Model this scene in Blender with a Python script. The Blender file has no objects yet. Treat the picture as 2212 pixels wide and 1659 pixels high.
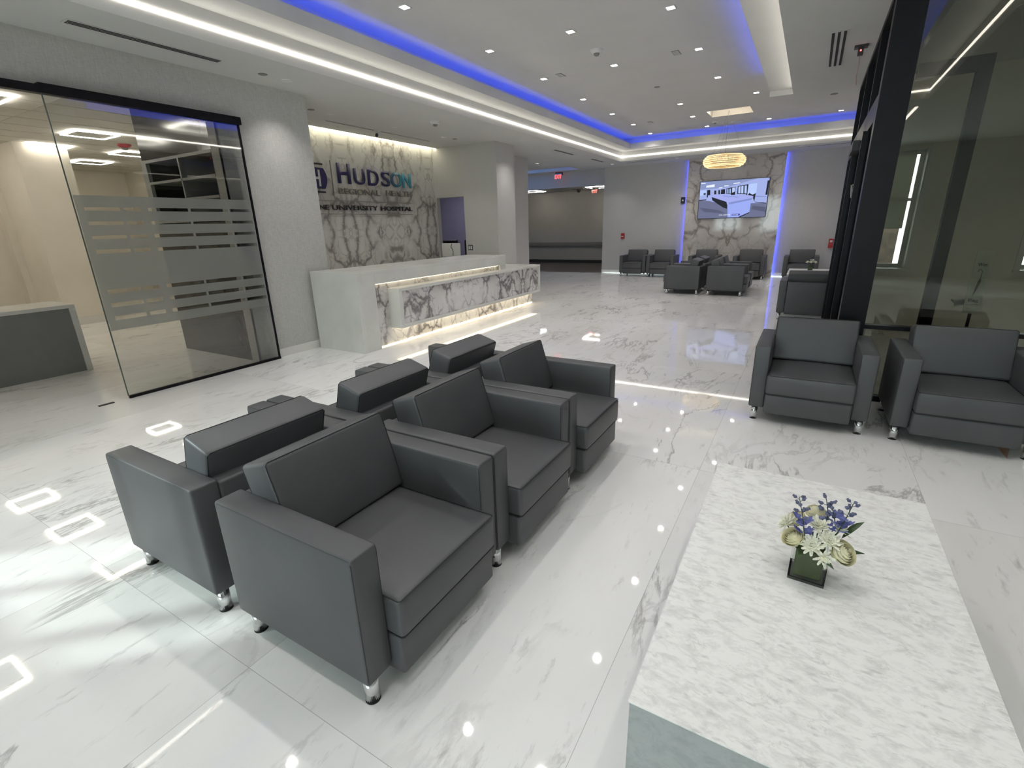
import bpy, bmesh, math, random
from mathutils import Matrix, Vector
random.seed(7)
sc = bpy.context.scene
COL = sc.collection
PI = math.pi

# ------------------------------------------------------------------ camera
yaw, pitch, roll, FPX = 0.539306216, 1.25607399, -0.028496126, 1047.546
def _rz(a): return Matrix.Rotation(a, 4, 'Z')
cam_d = bpy.data.cameras.new('camera'); cam = bpy.data.objects.new('camera', cam_d); COL.objects.link(cam)
cam_d.sensor_width = 36.0; cam_d.lens = 36.0 * FPX / 2212.0; cam_d.clip_start = 0.02; cam_d.clip_end = 200
cam.matrix_world = Matrix.Translation((0, 0, 1.6)) @ _rz(yaw) @ Matrix.Rotation(pitch, 4, 'X') @ _rz(roll)
sc.camera = cam
# ------------------------------------------------------------------ look
sc.view_settings.view_transform = 'Standard'; sc.view_settings.look = 'None'
sc.view_settings.gamma = 1.0; sc.view_settings.use_curve_mapping = False
sc.view_settings.exposure = 1.53
cy = sc.cycles
cy.use_denoising = True
try: cy.denoiser = 'OPENIMAGEDENOISE'
except Exception: pass
cy.max_bounces = 10; cy.diffuse_bounces = 6; cy.glossy_bounces = 5; cy.transmission_bounces = 8; cy.transparent_max_bounces = 12
cy.sample_clamp_indirect = 6.0; cy.caustics_reflective = False; cy.caustics_refractive = False
# ------------------------------------------------------------------ world: daylight outside the windows
w = bpy.data.worlds.new('world'); sc.world = w; w.use_nodes = True
bg = w.node_tree.nodes['Background']; bg.inputs[0].default_value = (0.80, 0.95, 0.97, 1); bg.inputs[1].default_value = 2.6
sun_d = bpy.data.lights.new('sun', 'SUN'); sun_d.energy = 0.85; sun_d.angle = math.radians(2.2); sun_d.color = (0.86, 1.0, 0.95)
sun = bpy.data.objects.new('sun', sun_d); COL.objects.link(sun)
_sd = Vector((0.7071, 0.7071, -0.532)).normalized()
sun.rotation_euler = _sd.to_track_quat('-Z', 'Y').to_euler(); sun.location = (-6, -4, 5)

# light strengths used by the lamps below
L_STRIP, L_DOWN, L_BLUE, L_PANEL, L_DESK, L_NICHE = 3.1, 14.0, 4.0, 9.5, 0.9, 2.8
P_SPOT = 11.5

# ------------------------------------------------------------------ helpers
class MB:
    def __init__(s): s.v = []; s.f = []; s.m = []; s.sm = False
    def box(s, x0, x1, y0, y1, z0, z1, mi=0):
        b = len(s.v)
        s.v += [(x0,y0,z0),(x1,y0,z0),(x1,y1,z0),(x0,y1,z0),(x0,y0,z1),(x1,y0,z1),(x1,y1,z1),(x0,y1,z1)]
        for q in ((0,3,2,1),(4,5,6,7),(0,1,5,4),(1,2,6,5),(2,3,7,6),(3,0,4,7)): s.f.append([b+i for i in q]); s.m.append(mi)
        return s
    def poly(s, pts, mi=0):
        b = len(s.v); s.v += [tuple(p) for p in pts]; s.f.append(list(range(b, b+len(pts)))); s.m.append(mi); return s
    def prism(s, pts, d, mi=0):
        """closed outline pts extruded by vector d"""
        b = len(s.v); n = len(pts); d = Vector(d)
        s.v += [tuple(p) for p in pts] + [tuple(Vector(p)+d) for p in pts]
        s.f.append([b+i for i in range(n)][::-1]); s.m.append(mi)
        s.f.append([b+n+i for i in range(n)]); s.m.append(mi)
        for i in range(n): s.f.append([b+i, b+(i+1)%n, b+n+(i+1)%n, b+n+i]); s.m.append(mi)
        return s
    def tube(s, pts, r, n=8, closed=False, mi=0, cap=True):
        pts = [Vector(p) for p in pts]; b = len(s.v); N = len(pts)
        up0 = None
        for i, p in enumerate(pts):
            if closed: t = (pts[(i+1)%N]-pts[i-1])
            else: t = pts[min(i+1,N-1)]-pts[max(i-1,0)]
            t.normalize()
            if up0 is None:
                up0 = Vector((0,0,1)) if abs(t.z) < .9 else Vector((1,0,0))
            a = (up0 - t*up0.dot(t)).normalized(); up0 = a; c = t.cross(a)
            rr = r[i] if isinstance(r, (list, tuple)) else r
            for k in range(n):
                th = 2*PI*k/n; s.v.append(tuple(p + a*math.cos(th)*rr + c*math.sin(th)*rr))
        M = N if closed else N-1
        for i in range(M):
            j = (i+1) % N
            for k in range(n): s.f.append([b+i*n+k, b+i*n+(k+1)%n, b+j*n+(k+1)%n, b+j*n+k]); s.m.append(mi)
        if not closed and cap:
            s.f.append([b+k for k in range(n)][::-1]); s.m.append(mi); s.f.append([b+(N-1)*n+k for k in range(n)]); s.m.append(mi)
        return s
    def lathe(s, c, prof, n=24, mi=0):
        """prof: list of (r,z) around vertical axis at c"""
        b = len(s.v)
        for r, z in prof:
            for k in range(n): s.v.append((c[0]+r*math.cos(2*PI*k/n), c[1]+r*math.sin(2*PI*k/n), c[2]+z))
        for i in range(len(prof)-1):
            for k in range(n): s.f.append([b+i*n+k, b+i*n+(k+1)%n, b+(i+1)*n+(k+1)%n, b+(i+1)*n+k]); s.m.append(mi)
        s.f.append([b+k for k in range(n)][::-1]); s.m.append(mi)
        e = b+(len(prof)-1)*n; s.f.append([e+k for k in range(n)]); s.m.append(mi)
        return s
    def rbox(s, c, h, r, puff=(0,0,0), mi=0, mid=4):
        """rounded box centre c, half sizes h, radius r, puff = bulge of the faces along each axis"""
        def coords(H):
            e = [0, .35, .7, 1.0]
            a = [-H + r*(1-math.cos(t*PI/2)) * 1.0 for t in e]
            inner = [-(H-r) + 2*(H-r)*k/mid for k in range(1, mid)]
            return a + inner + [-q for q in a[::-1]]
        X = [coords(H) for H in h]; idx = {}; b = len(s.v)
        def vert(i, j, k):
            key = (i, j, k)
            if key in idx: return idx[key]
            p = Vector((X[0][i], X[1][j], X[2][k]))
            inn = Vector([max(-(h[a]-r), min(h[a]-r, p[a])) for a in range(3)])
            d = p-inn
            if d.length > 1e-9: p = inn + d.normalized()*r
            u = [p[a]/h[a] for a in range(3)]
            q = p.copy()
            for a in range(3):
                o = [x for x in range(3) if x != a]
                q[a] += puff[a]*u[a]*max(0,(1-u[o[0]]**2))*max(0,(1-u[o[1]]**2))
            idx[key] = len(s.v); s.v.append(tuple(q+Vector(c))); return idx[key]
        N = [len(a) for a in X]
        for a in range(3):
            o1, o2 = (a+1) % 3, (a+2) % 3
            for side in (0, N[a]-1):
                for i in range(N[o1]-1):
                    for j in range(N[o2]-1):
                        q = []
                        for di, dj in ((0,0),(1,0),(1,1),(0,1)):
                            t = [0,0,0]; t[a] = side; t[o1] = i+di; t[o2] = j+dj; q.append(vert(*t))
                        if side == 0: q = q[::-1]
                        s.f.append(q); s.m.append(mi)
        return s
    def xf(s, M, start=0):
        for i in range(start, len(s.v)): s.v[i] = tuple(M @ Vector(s.v[i]))
        return s
    def mesh(s, name, mats, smooth=False):
        me = bpy.data.meshes.new(name); me.from_pydata(s.v, [], s.f); me.validate(clean_customdata=False)
        mats = mats if isinstance(mats, (list, tuple)) else [mats]
        for m in mats: me.materials.append(m)
        if len(mats) > 1:
            for p, mi in zip(me.polygons, s.m): p.material_index = mi
        if smooth:
            for p in me.polygons: p.use_smooth = True
            me.set_sharp_from_angle(angle=math.radians(42))
        me.update(); return me
    def build(s, name, mats, parent=None, smooth=False, bevel=0, label=None, auto=None):
        o = bpy.data.objects.new(name, s.mesh(name, mats, smooth)); COL.objects.link(o)
        if parent: o.parent = parent
        if bevel:
            m = o.modifiers.new('bevel', 'BEVEL'); m.width = bevel; m.segments = 3; m.limit_method = 'ANGLE'
        if label: o['label'] = label
        return o

def tag(o, label=None, cat=None, group=None, kind=None):
    if label: o['label'] = label
    if cat: o['category'] = cat
    if group: o['group'] = group
    if kind: o['kind'] = kind
    return o
def thing(name, label, cat, loc=(0,0,0), rz=0, group=None):
    o = bpy.data.objects.new(name, None); COL.objects.link(o); o.location = loc; o.rotation_euler = (0,0,rz)
    o.empty_display_size = .1
    return tag(o, label, cat, group)
def copy_tree(o, parent=None):
    c = o.copy(); COL.objects.link(c)
    if parent: c.parent = parent
    for ch in list(o.children): copy_tree(ch, c)
    return c
def struct(name, mb, m, bevel=0):
    o = mb.build(name, m, bevel=bevel); o['kind'] = 'structure'; return o
def B(*a): return MB().box(*a)

# ------------------------------------------------------------------ materials
def N(nt, t, **kw):
    n = nt.nodes.new(t)
    for k, v in kw.items(): setattr(n, k, v)
    return n
def new_mat(name):
    m = bpy.data.materials.new(name); m.use_nodes = True; nt = m.node_tree
    return m, nt, nt.nodes['Principled BSDF']
def noise_col(nt, co, scale, c0, c1, lo=.35, hi=.65, detail=4, rough=.55, dist=0):
    n = N(nt, 'ShaderNodeTexNoise'); n.inputs['Scale'].default_value = scale; n.inputs['Detail'].default_value = detail
    n.inputs['Roughness'].default_value = rough; n.inputs['Distortion'].default_value = dist
    nt.links.new(co, n.inputs['Vector'])
    r = N(nt, 'ShaderNodeValToRGB'); e = r.color_ramp.elements
    e[0].position = lo; e[1].position = hi; e[0].color = (*c0, 1); e[1].color = (*c1, 1)
    nt.links.new(n.outputs['Fac'], r.inputs[0]); return r.outputs[0], n
def mapping(nt, scale=(1,1,1), rot=(0,0,0), loc=(0,0,0), src=None, coord='Object'):
    if src is None:
        tc = N(nt, 'ShaderNodeTexCoord'); src = tc.outputs[coord]
    mp = N(nt, 'ShaderNodeMapping'); mp.inputs['Scale'].default_value = scale; mp.inputs['Rotation'].default_value = rot
    mp.inputs['Location'].default_value = loc
    nt.links.new(src, mp.inputs[0]); return mp.outputs[0]
def math_(nt, op, a, b=None):
    n = N(nt, 'ShaderNodeMath', operation=op)
    for i, x in enumerate((a, b)):
        if x is None: continue
        if isinstance(x, (int, float)): n.inputs[i].default_value = x
        else: nt.links.new(x, n.inputs[i])
    return n.outputs[0]
def mix(nt, fac, a, b, mode='MIX'):
    n = N(nt, 'ShaderNodeMix', data_type='RGBA', blend_type=mode)
    for s_, x in ((n.inputs['Factor'], fac), (n.inputs['A'], a), (n.inputs['B'], b)):
        if isinstance(x, (int, float)): s_.default_value = x
        elif isinstance(x, tuple): s_.default_value = (*x, 1) if len(x) == 3 else x
        else: nt.links.new(x, s_)
    return n.outputs['Result']
def bump(nt, bsdf, h, strength=.1, dist=.01):
    b = N(nt, 'ShaderNodeBump'); b.inputs['Strength'].default_value = strength; b.inputs['Distance'].default_value = dist
    nt.links.new(h, b.inputs['Height']); nt.links.new(b.outputs[0], bsdf.inputs['Normal'])
def simple(name, col, rough=.5, metal=0, var=.06, scale=6, spec=None, bumpy=0):
    m, nt, b = new_mat(name)
    c0 = tuple(max(0, c*(1-var)) for c in col); c1 = tuple(min(1, c*(1+var)) for c in col)
    o, n = noise_col(nt, mapping(nt), scale, c0, c1)
    nt.links.new(o, b.inputs['Base Color']); b.inputs['Roughness'].default_value = rough; b.inputs['Metallic'].default_value = metal
    if spec is not None: b.inputs['Specular IOR Level'].default_value = spec
    if bumpy: bump(nt, b, n.outputs['Fac'], bumpy, .002)
    return m
def emit(name, col, s):
    m, nt, b = new_mat(name)
    b.inputs['Base Color'].default_value = (.8,.8,.8,1); b.inputs['Emission Color'].default_value = (*col, 1); b.inputs['Emission Strength'].default_value = s
    return m
def veins(nt, co, scale, width, dist=1.2, detail=6, rough=.6):
    n = N(nt, 'ShaderNodeTexNoise'); n.inputs['Scale'].default_value = scale; n.inputs['Detail'].default_value = detail
    n.inputs['Roughness'].default_value = rough; n.inputs['Distortion'].default_value = dist; nt.links.new(co, n.inputs['Vector'])
    d = math_(nt, 'ABSOLUTE', math_(nt, 'SUBTRACT', n.outputs['Fac'], .5))
    r = N(nt, 'ShaderNodeMapRange'); r.inputs['From Min'].default_value = 0; r.inputs['From Max'].default_value = width
    r.inputs['To Min'].default_value = 1; r.inputs['To Max'].default_value = 0
    nt.links.new(d, r.inputs['Value']); return r.outputs[0]
def gate(nt, co, scale, lo, hi, loc=(3,7,1)):
    n = N(nt, 'ShaderNodeTexNoise'); n.inputs['Scale'].default_value = scale; n.inputs['Detail'].default_value = 3
    nt.links.new(mapping(nt, src=co, loc=loc), n.inputs['Vector'])
    r = N(nt, 'ShaderNodeMapRange'); r.inputs['From Min'].default_value = lo; r.inputs['From Max'].default_value = hi
    nt.links.new(n.outputs['Fac'], r.inputs['Value']); return r.outputs[0]

def floor_mat():
    m, nt, b = new_mat('polished_marble_floor')
    tc = N(nt, 'ShaderNodeTexCoord'); sep = N(nt, 'ShaderNodeSeparateXYZ'); nt.links.new(tc.outputs['Object'], sep.inputs[0])
    TX, TY = 1.22, 2.44
    ux = math_(nt, 'DIVIDE', math_(nt, 'ADD', sep.outputs[0], -0.79+TX*40), TX)
    uy = math_(nt, 'DIVIDE', math_(nt, 'ADD', sep.outputs[1], -0.71+TY*40), TY)
    cb = N(nt, 'ShaderNodeCombineXYZ'); nt.links.new(math_(nt, 'FLOOR', ux), cb.inputs[0]); nt.links.new(math_(nt, 'FLOOR', uy), cb.inputs[1])
    wn = N(nt, 'ShaderNodeTexWhiteNoise', noise_dimensions='3D'); nt.links.new(cb.outputs[0], wn.inputs['Vector'])
    vm = N(nt, 'ShaderNodeVectorMath', operation='MULTIPLY_ADD'); nt.links.new(wn.outputs['Color'], vm.inputs[0])
    vm.inputs[1].default_value = (9, 9, 9); nt.links.new(tc.outputs['Object'], vm.inputs[2])
    co = vm.outputs[0]
    c1 = mapping(nt, (1.0, .33, 1), (0,0,math.radians(32)), src=co)
    c2 = mapping(nt, (1.0, .4, 1), (0,0,math.radians(-58)), (5,2,0), src=co)
    v1 = math_(nt, 'MULTIPLY', veins(nt, c1, 1.1, .012, .6, 10, .62), gate(nt, co, .9, .50, .60))
    v2 = math_(nt, 'MULTIPLY', veins(nt, c2, 2.0, .022, .8, 9, .6), gate(nt, co, 1.4, .5, .62, (9,1,4)))
    # small flecks stretched along the bedding of the stone
    fl = N(nt, 'ShaderNodeTexNoise'); fl.inputs['Scale'].default_value = 16; fl.inputs['Detail'].default_value = 5; fl.inputs['Roughness'].default_value = .7
    nt.links.new(mapping(nt, (1, .25, 1), (0,0,math.radians(55)), src=co), fl.inputs['Vector'])
    fr = N(nt, 'ShaderNodeMapRange'); fr.inputs['From Min'].default_value = .57; fr.inputs['From Max'].default_value = .70
    nt.links.new(fl.outputs['Fac'], fr.inputs['Value'])
    v3 = math_(nt, 'MULTIPLY', fr.outputs[0], gate(nt, co, 2.3, .42, .60, (2,2,8)))
    cl, _ = noise_col(nt, mapping(nt, (1,.5,1), (0,0,.6), src=co), .8, (.78,.775,.755), (.88,.88,.87), .35, .65, 5)
    a = mix(nt, math_(nt, 'MULTIPLY', v1, .62), cl, (.25,.245,.23))
    a = mix(nt, math_(nt, 'MULTIPLY', v2, .34), a, (.36,.35,.34))
    a = mix(nt, math_(nt, 'MULTIPLY', v3, .5), a, (.34,.33,.32))
    fx = math_(nt, 'ABSOLUTE', math_(nt, 'SUBTRACT', math_(nt, 'FRACT', ux), .5)); fy = math_(nt, 'ABSOLUTE', math_(nt, 'SUBTRACT', math_(nt, 'FRACT', uy), .5))
    g = math_(nt, 'MAXIMUM', math_(nt, 'GREATER_THAN', fx, .5-.0011/TX), math_(nt, 'GREATER_THAN', fy, .5-.0011/TY))
    a = mix(nt, math_(nt, 'MULTIPLY', g, .55), a, (.25,.25,.24))
    nt.links.new(a, b.inputs['Base Color']); b.inputs['Roughness'].default_value = .035; b.inputs['IOR'].default_value = 1.5
    return m

def bookmatch_mat(name, axis, period, off, tint=(.66,.65,.62), dark=(.13,.11,.10), vs=1.6, amt=.8, zmir=None, rough=.06, warm=(.5,.46,.42)):
    """slabs opened like a book: the coordinate along the wall folds back and forth"""
    m, nt, b = new_mat(name)
    tc = N(nt, 'ShaderNodeTexCoord'); sep = N(nt, 'ShaderNodeSeparateXYZ'); nt.links.new(tc.outputs['Object'], sep.inputs[0])
    u = math_(nt, 'PINGPONG', math_(nt, 'ADD', sep.outputs[axis], off), period)
    cb = N(nt, 'ShaderNodeCombineXYZ'); nt.links.new(u, cb.inputs[0]); 
    z = sep.outputs[2]
    if zmir: z = math_(nt, 'PINGPONG', math_(nt, 'ADD', z, 10*zmir), zmir)
    nt.links.new(z, cb.inputs[2]); nt.links.new(sep.outputs[1-axis], cb.inputs[1])
    co = cb.outputs[0]
    def warp(src, scale, amt_, loc):
        n = N(nt, 'ShaderNodeTexNoise'); n.inputs['Scale'].default_value = scale; n.inputs['Detail'].default_value = 6; n.inputs['Roughness'].default_value = .6
        nt.links.new(mapping(nt, src=src, loc=loc), n.inputs['Vector'])
        v = N(nt, 'ShaderNodeVectorMath', operation='MULTIPLY_ADD'); nt.links.new(n.outputs['Color'], v.inputs[0]); v.inputs[1].default_value = (amt_,)*3; nt.links.new(src, v.inputs[2]); return v.outputs[0]
    def net(src, scale, width, rnd=1.0):
        v = N(nt, 'ShaderNodeTexVoronoi', feature='DISTANCE_TO_EDGE'); v.inputs['Scale'].default_value = scale; v.inputs['Randomness'].default_value = rnd
        nt.links.new(src, v.inputs['Vector']); r = N(nt, 'ShaderNodeMapRange', interpolation_type='SMOOTHSTEP')
        r.inputs['From Min'].default_value = 0; r.inputs['From Max'].default_value = width; r.inputs['To Min'].default_value = 1; r.inputs['To Max'].default_value = 0
        nt.links.new(v.outputs['Distance'], r.inputs['Value']); return r.outputs[0]
    w1 = warp(co, 2.2, .55, (0,0,0)); w2 = warp(co, 5.0, .22, (5,5,5))
    g1 = gate(nt, co, 1.6, .36, .52)
    v1 = math_(nt, 'MULTIPLY', net(mapping(nt, (1,.0,.62), (0,.5,0), src=w1), vs, .075), g1)
    v2 = math_(nt, 'MULTIPLY', net(mapping(nt, (1,.0,.7), (0,-.4,0), (3,3,3), src=w2), vs*2.4, .08), gate(nt, co, 2.4, .43, .56, (8,3,2)))
    v3 = net(mapping(nt, (1,.0,.62), (0,.5,0), src=w1), vs, .22)
    cl, _ = noise_col(nt, w1, 1.2, tuple(c*.86 for c in tint), tint, .4, .62, 4)
    a = mix(nt, math_(nt, 'MULTIPLY', math_(nt,'MULTIPLY', v3, g1), .55), cl, warm)
    a = mix(nt, math_(nt, 'MULTIPLY', v2, amt*.75), a, tuple(c*1.7 for c in dark))
    a = mix(nt, math_(nt, 'MULTIPLY', v1, amt), a, dark)
    nt.links.new(a, b.inputs['Base Color']); b.inputs['Roughness'].default_value = rough
    return m

def carrara(name, base=(.84,.845,.825)):
    m, nt, b = new_mat(name)
    co = mapping(nt, (1,1,1))
    c = mapping(nt, (.8, 1.5, 1), (0,.35,math.radians(28)), src=co)
    cl, _ = noise_col(nt, c, 24, tuple(x*.82 for x in base), base, .36, .54, 6, .7, .5)
    v = math_(nt, 'MULTIPLY', veins(nt, c, 13, .03, 1.2, 5), gate(nt, co, 14, .50, .62))
    sp = N(nt, 'ShaderNodeTexNoise'); sp.inputs['Scale'].default_value = 34; sp.inputs['Detail'].default_value = 3; nt.links.new(mapping(nt, (.6,1.5,1), (0,.3,.5), src=co), sp.inputs['Vector'])
    sr = N(nt, 'ShaderNodeMapRange'); sr.inputs['From Min'].default_value = .60; sr.inputs['From Max'].default_value = .72; nt.links.new(sp.outputs['Fac'], sr.inputs['Value'])
    a = mix(nt, math_(nt, 'MULTIPLY', v, .35), cl, (.42,.41,.39))
    a = mix(nt, math_(nt, 'MULTIPLY', sr.outputs[0], .4), a, (.36,.36,.35))
    nt.links.new(a, b.inputs['Base Color']); b.inputs['Roughness'].default_value = .32
    return m

def linen(name, col, contrast=.16):
    m, nt, b = new_mat(name)
    def th(sc_, scale):
        n = N(nt, 'ShaderNodeTexNoise'); n.inputs['Scale'].default_value = scale; n.inputs['Detail'].default_value = 3; n.inputs['Roughness'].default_value = .6
        nt.links.new(mapping(nt, sc_), n.inputs['Vector']); return n.outputs['Fac']
    h = th((12,12,1.3), 11); v = th((1.3,1.3,12), 11); big = th((1,1,1), 1.3)
    s = math_(nt, 'ADD', math_(nt, 'ADD', h, v), math_(nt, 'MULTIPLY', big, .3))
    r = N(nt, 'ShaderNodeMapRange'); r.inputs['From Min'].default_value = .85; r.inputs['From Max'].default_value = 1.45; nt.links.new(s, r.inputs['Value'])
    a = mix(nt, r.outputs[0], tuple(c*(1-contrast) for c in col), tuple(min(1, c*(1+contrast)) for c in col))
    nt.links.new(a, b.inputs['Base Color']); b.inputs['Roughness'].default_value = .75; b.inputs['Specular IOR Level'].default_value = .25
    bump(nt, b, s, .25, .004); return m

def leather():
    m, nt, b = new_mat('charcoal_vinyl')
    v = N(nt, 'ShaderNodeTexVoronoi'); v.inputs['Scale'].default_value = 420; nt.links.new(mapping(nt), v.inputs['Vector'])
    o, n = noise_col(nt, mapping(nt), 3, (.069,.071,.075), (.078,.080,.084))
    nt.links.new(o, b.inputs['Base Color']); b.inputs['Roughness'].default_value = .46; b.inputs['Specular IOR Level'].default_value = .5
    bump(nt, b, v.outputs['Distance'], .12, .001); return m

def glass(name, tint=(1,1,1), rough=0.0, tr=.0, ior=1.45):
    """thin architectural glass: transparent with fresnel reflection"""
    m, nt, b = new_mat(name); nt.nodes.remove(b)
    out = nt.nodes['Material Output']
    t = N(nt, 'ShaderNodeBsdfTransparent'); t.inputs[0].default_value = (*tint, 1)
    g = N(nt, 'ShaderNodeBsdfGlossy'); g.inputs['Roughness'].default_value = rough
    f = N(nt, 'ShaderNodeFresnel'); f.inputs[0].default_value = ior
    mm = N(nt, 'ShaderNodeMixShader'); nt.links.new(math_(nt, 'MINIMUM', math_(nt, 'ADD', math_(nt,'MULTIPLY', f.outputs[0], 1.5), tr), 1.0), mm.inputs[0])
    nt.links.new(t.outputs[0], mm.inputs[1]); nt.links.new(g.outputs[0], mm.inputs[2]); nt.links.new(mm.outputs[0], out.inputs[0])
    return m

def frosted():
    m, nt, b = new_mat('frosted_film'); nt.nodes.remove(b)
    out = nt.nodes['Material Output']
    d = N(nt, 'ShaderNodeBsdfDiffuse'); d.inputs[0].default_value = (.62,.63,.60,1)
    t = N(nt, 'ShaderNodeBsdfTranslucent'); t.inputs[0].default_value = (.62,.63,.60,1)
    tp = N(nt, 'ShaderNodeBsdfRefraction'); tp.inputs['IOR'].default_value = 1.0; tp.inputs['Roughness'].default_value = .35; tp.inputs[0].default_value = (.85,.86,.83,1)
    m1 = N(nt, 'ShaderNodeMixShader'); m1.inputs[0].default_value = .5; nt.links.new(d.outputs[0], m1.inputs[1]); nt.links.new(t.outputs[0], m1.inputs[2])
    m2 = N(nt, 'ShaderNodeMixShader'); m2.inputs[0].default_value = .5; nt.links.new(m1.outputs[0], m2.inputs[1]); nt.links.new(tp.outputs[0], m2.inputs[2])
    nt.links.new(m2.outputs[0], out.inputs[0]); return m

def fade_letter():
    """sign letters whose enamel runs from navy to teal along the word"""
    m, nt, b = new_mat('navy_to_teal_enamel')
    g = N(nt, 'ShaderNodeNewGeometry'); sep = N(nt, 'ShaderNodeSeparateXYZ'); nt.links.new(g.outputs['Position'], sep.inputs[0])
    r = N(nt, 'ShaderNodeValToRGB'); e = r.color_ramp.elements
    mr = N(nt, 'ShaderNodeMapRange'); mr.inputs['From Min'].default_value = 6.6; mr.inputs['From Max'].default_value = 8.7
    nt.links.new(sep.outputs[1], mr.inputs['Value']); nt.links.new(mr.outputs[0], r.inputs[0])
    e[0].position = .62; e[0].color = (.018,.015,.09,1); e[1].position = .86; e[1].color = (.06,.30,.42,1)
    nt.links.new(r.outputs[0], b.inputs['Base Color']); b.inputs['Roughness'].default_value = .4; return m

def translucent(name, col):
    m, nt, b = new_mat(name); o, _ = noise_col(nt, mapping(nt), 4, tuple(c*.97 for c in col), col)
    t = N(nt, 'ShaderNodeBsdfTranslucent'); nt.links.new(o, t.inputs[0]); nt.links.new(o, b.inputs['Base Color']); b.inputs['Roughness'].default_value = .9
    mm = N(nt, 'ShaderNodeMixShader'); mm.inputs[0].default_value = .45; nt.links.new(b.outputs[0], mm.inputs[1]); nt.links.new(t.outputs[0], mm.inputs[2]); nt.links.new(mm.outputs[0], nt.nodes['Material Output'].inputs[0]); return m
M = dict(
 floor=floor_mat(),
 ceil=simple('matte_ceiling_paint', (.60,.595,.58), .9, var=.015, scale=2, spec=.2),
 soffit=simple('soffit_paint', (.60,.60,.58), .9, var=.015, scale=2, spec=.2),
 linen=linen('woven_linen_wallpaper', (.50,.495,.47), .13),
 linen2=linen('smooth_linen_wallpaper', (.52,.51,.49), .05),
 white=simple('white_gloss_trim', (.70,.69,.66), .25, var=.02),
 quartz=simple('white_quartz', (.64,.64,.60), .22, var=.04, scale=3),
 black=simple('black_anodised_metal', (.008,.008,.010), .38, var=.1, spec=.15),
 blackp=simple('black_plastic', (.015,.015,.016), .4, var=.1),
 nearblack=simple('black_rubber', (.02,.02,.02), .6, var=.1),
 chrome=simple('polished_chrome', (.75,.76,.77), .08, metal=1, var=.03),
 vinyl=leather(),
 piping=simple('dark_seam_thread', (.022,.023,.025), .6, var=.1),
 tabletop=carrara('carrara_laminate_top'),
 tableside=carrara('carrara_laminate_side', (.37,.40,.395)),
 niche_marble=bookmatch_mat('bookmatched_marble_reception', 1, 1.22, -6.86+12.2, (.74,.735,.68), (.19,.17,.16), 2.1, .78, 1.55),
 tv_marble=bookmatch_mat('bookmatched_marble_tv', 0, 1.26, 2.07+12.6, (.60,.57,.55), (.20,.16,.15), 2.0, .75, None),
 desk_marble=bookmatch_mat('desk_marble', 1, 1.9, 40, (.74,.73,.72), (.13,.12,.13), 3.2, .85, None, .12),
 office_wall=simple('beige_wall_paint', (.74,.70,.62), .85, var=.03, scale=1.5),
 office_ceiling=simple('acoustic_tile', (.66,.64,.58), .9, var=.03, scale=30),
 grey_lam=simple('grey_laminate', (.20,.205,.20), .5, var=.03),
 dark_lam=simple('dark_gloss_laminate', (.035,.033,.030), .12, var=.08),
 shelf_grey=simple('grey_shelf_board', (.27,.27,.26), .4, var=.04),
 shelf_in=simple('dark_shelf_lining', (.13,.135,.13), .45, var=.06),
 hall_wall=simple('taupe_corridor_wall', (.38,.36,.33), .8, var=.03, scale=1.5),
 hall_floor=simple('dark_corridor_floor', (.075,.062,.055), .4, var=.1, scale=4),
 rail=simple('grey_wall_guard', (.19,.18,.17), .5, var=.05),
 lavender=simple('lavender_wall_paint', (.30,.28,.36), .8, var=.03),
 glass=glass('clear_glass', (.965,.975,.965), 0, .02),
 dglass=glass('tinted_storefront_glass', (.72,.73,.68), 0, .02, 1.55),
 vglass=glass('vase_glass', (.93,.95,.93), .02, .0, 1.28),
 frost=frosted(),
 led=emit('warm_white_led', (1,.93,.83), L_STRIP),
 ledd=emit('desk_led', (1,.86,.60), L_DESK),
 ledn=emit('niche_led', (1,.93,.70), L_NICHE),
 down=emit('downlight_lens', (1,.94,.86), L_DOWN),
 blue=emit('blue_led', (.03,.08,1.0), L_BLUE),
 bluev=emit('blue_led_wall', (.05,.08,1.0), 5.0),
 cyan=emit('cyan_led', (.08,.30,1.0), 3.5),
 panel=emit('led_panel_frame', (1,.94,.84), L_PANEL),
 red=simple('red_plastic', (.45,.015,.02), .35, var=.05),
 grille=simple('dark_vent_slot', (.012,.012,.012), .7, var=.1),
 vent=simple('white_vent_metal', (.55,.55,.53), .5, var=.03),
 ventg=simple('grey_vent_metal', (.20,.20,.19), .5, var=.06),
 plastic=simple('white_plastic', (.62,.62,.60), .4, var=.02),
 navy=simple('navy_enamel', (.018,.015,.09), .4, var=.08),
 silver=simple('brushed_steel_lettering', (.27,.25,.23), .35, metal=.3, var=.05),
 blk_letter=simple('black_acrylic_letter', (.012,.011,.014), .35, var=.1),
 enamel=fade_letter(),
 petal=simple('ivory_petal', (.86,.83,.62), .6, var=.1, scale=30),
 petalw=simple('white_petal', (.80,.80,.68), .6, var=.06, scale=30),
 petalb=simple('periwinkle_petal', (.15,.17,.42), .6, var=.25, scale=60),
 petald=simple('slate_blue_bud', (.11,.12,.20), .6, var=.3, scale=60),
 leaf=simple('dark_green_leaf', (.035,.07,.025), .45, var=.3, scale=40),
 leaf2=simple('olive_leaf_lining', (.050,.075,.012), .5, var=.25, scale=20),
 crystal=None, gold=simple('gold_metal', (.75,.52,.22), .2, metal=1, var=.08),
 shade=translucent('cream_roller_shade', (.50,.50,.42)),
 paper=simple('pale_sign_paper', (.80,.80,.68), .6, var=.03),
 brick_refl=None,
)
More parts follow.
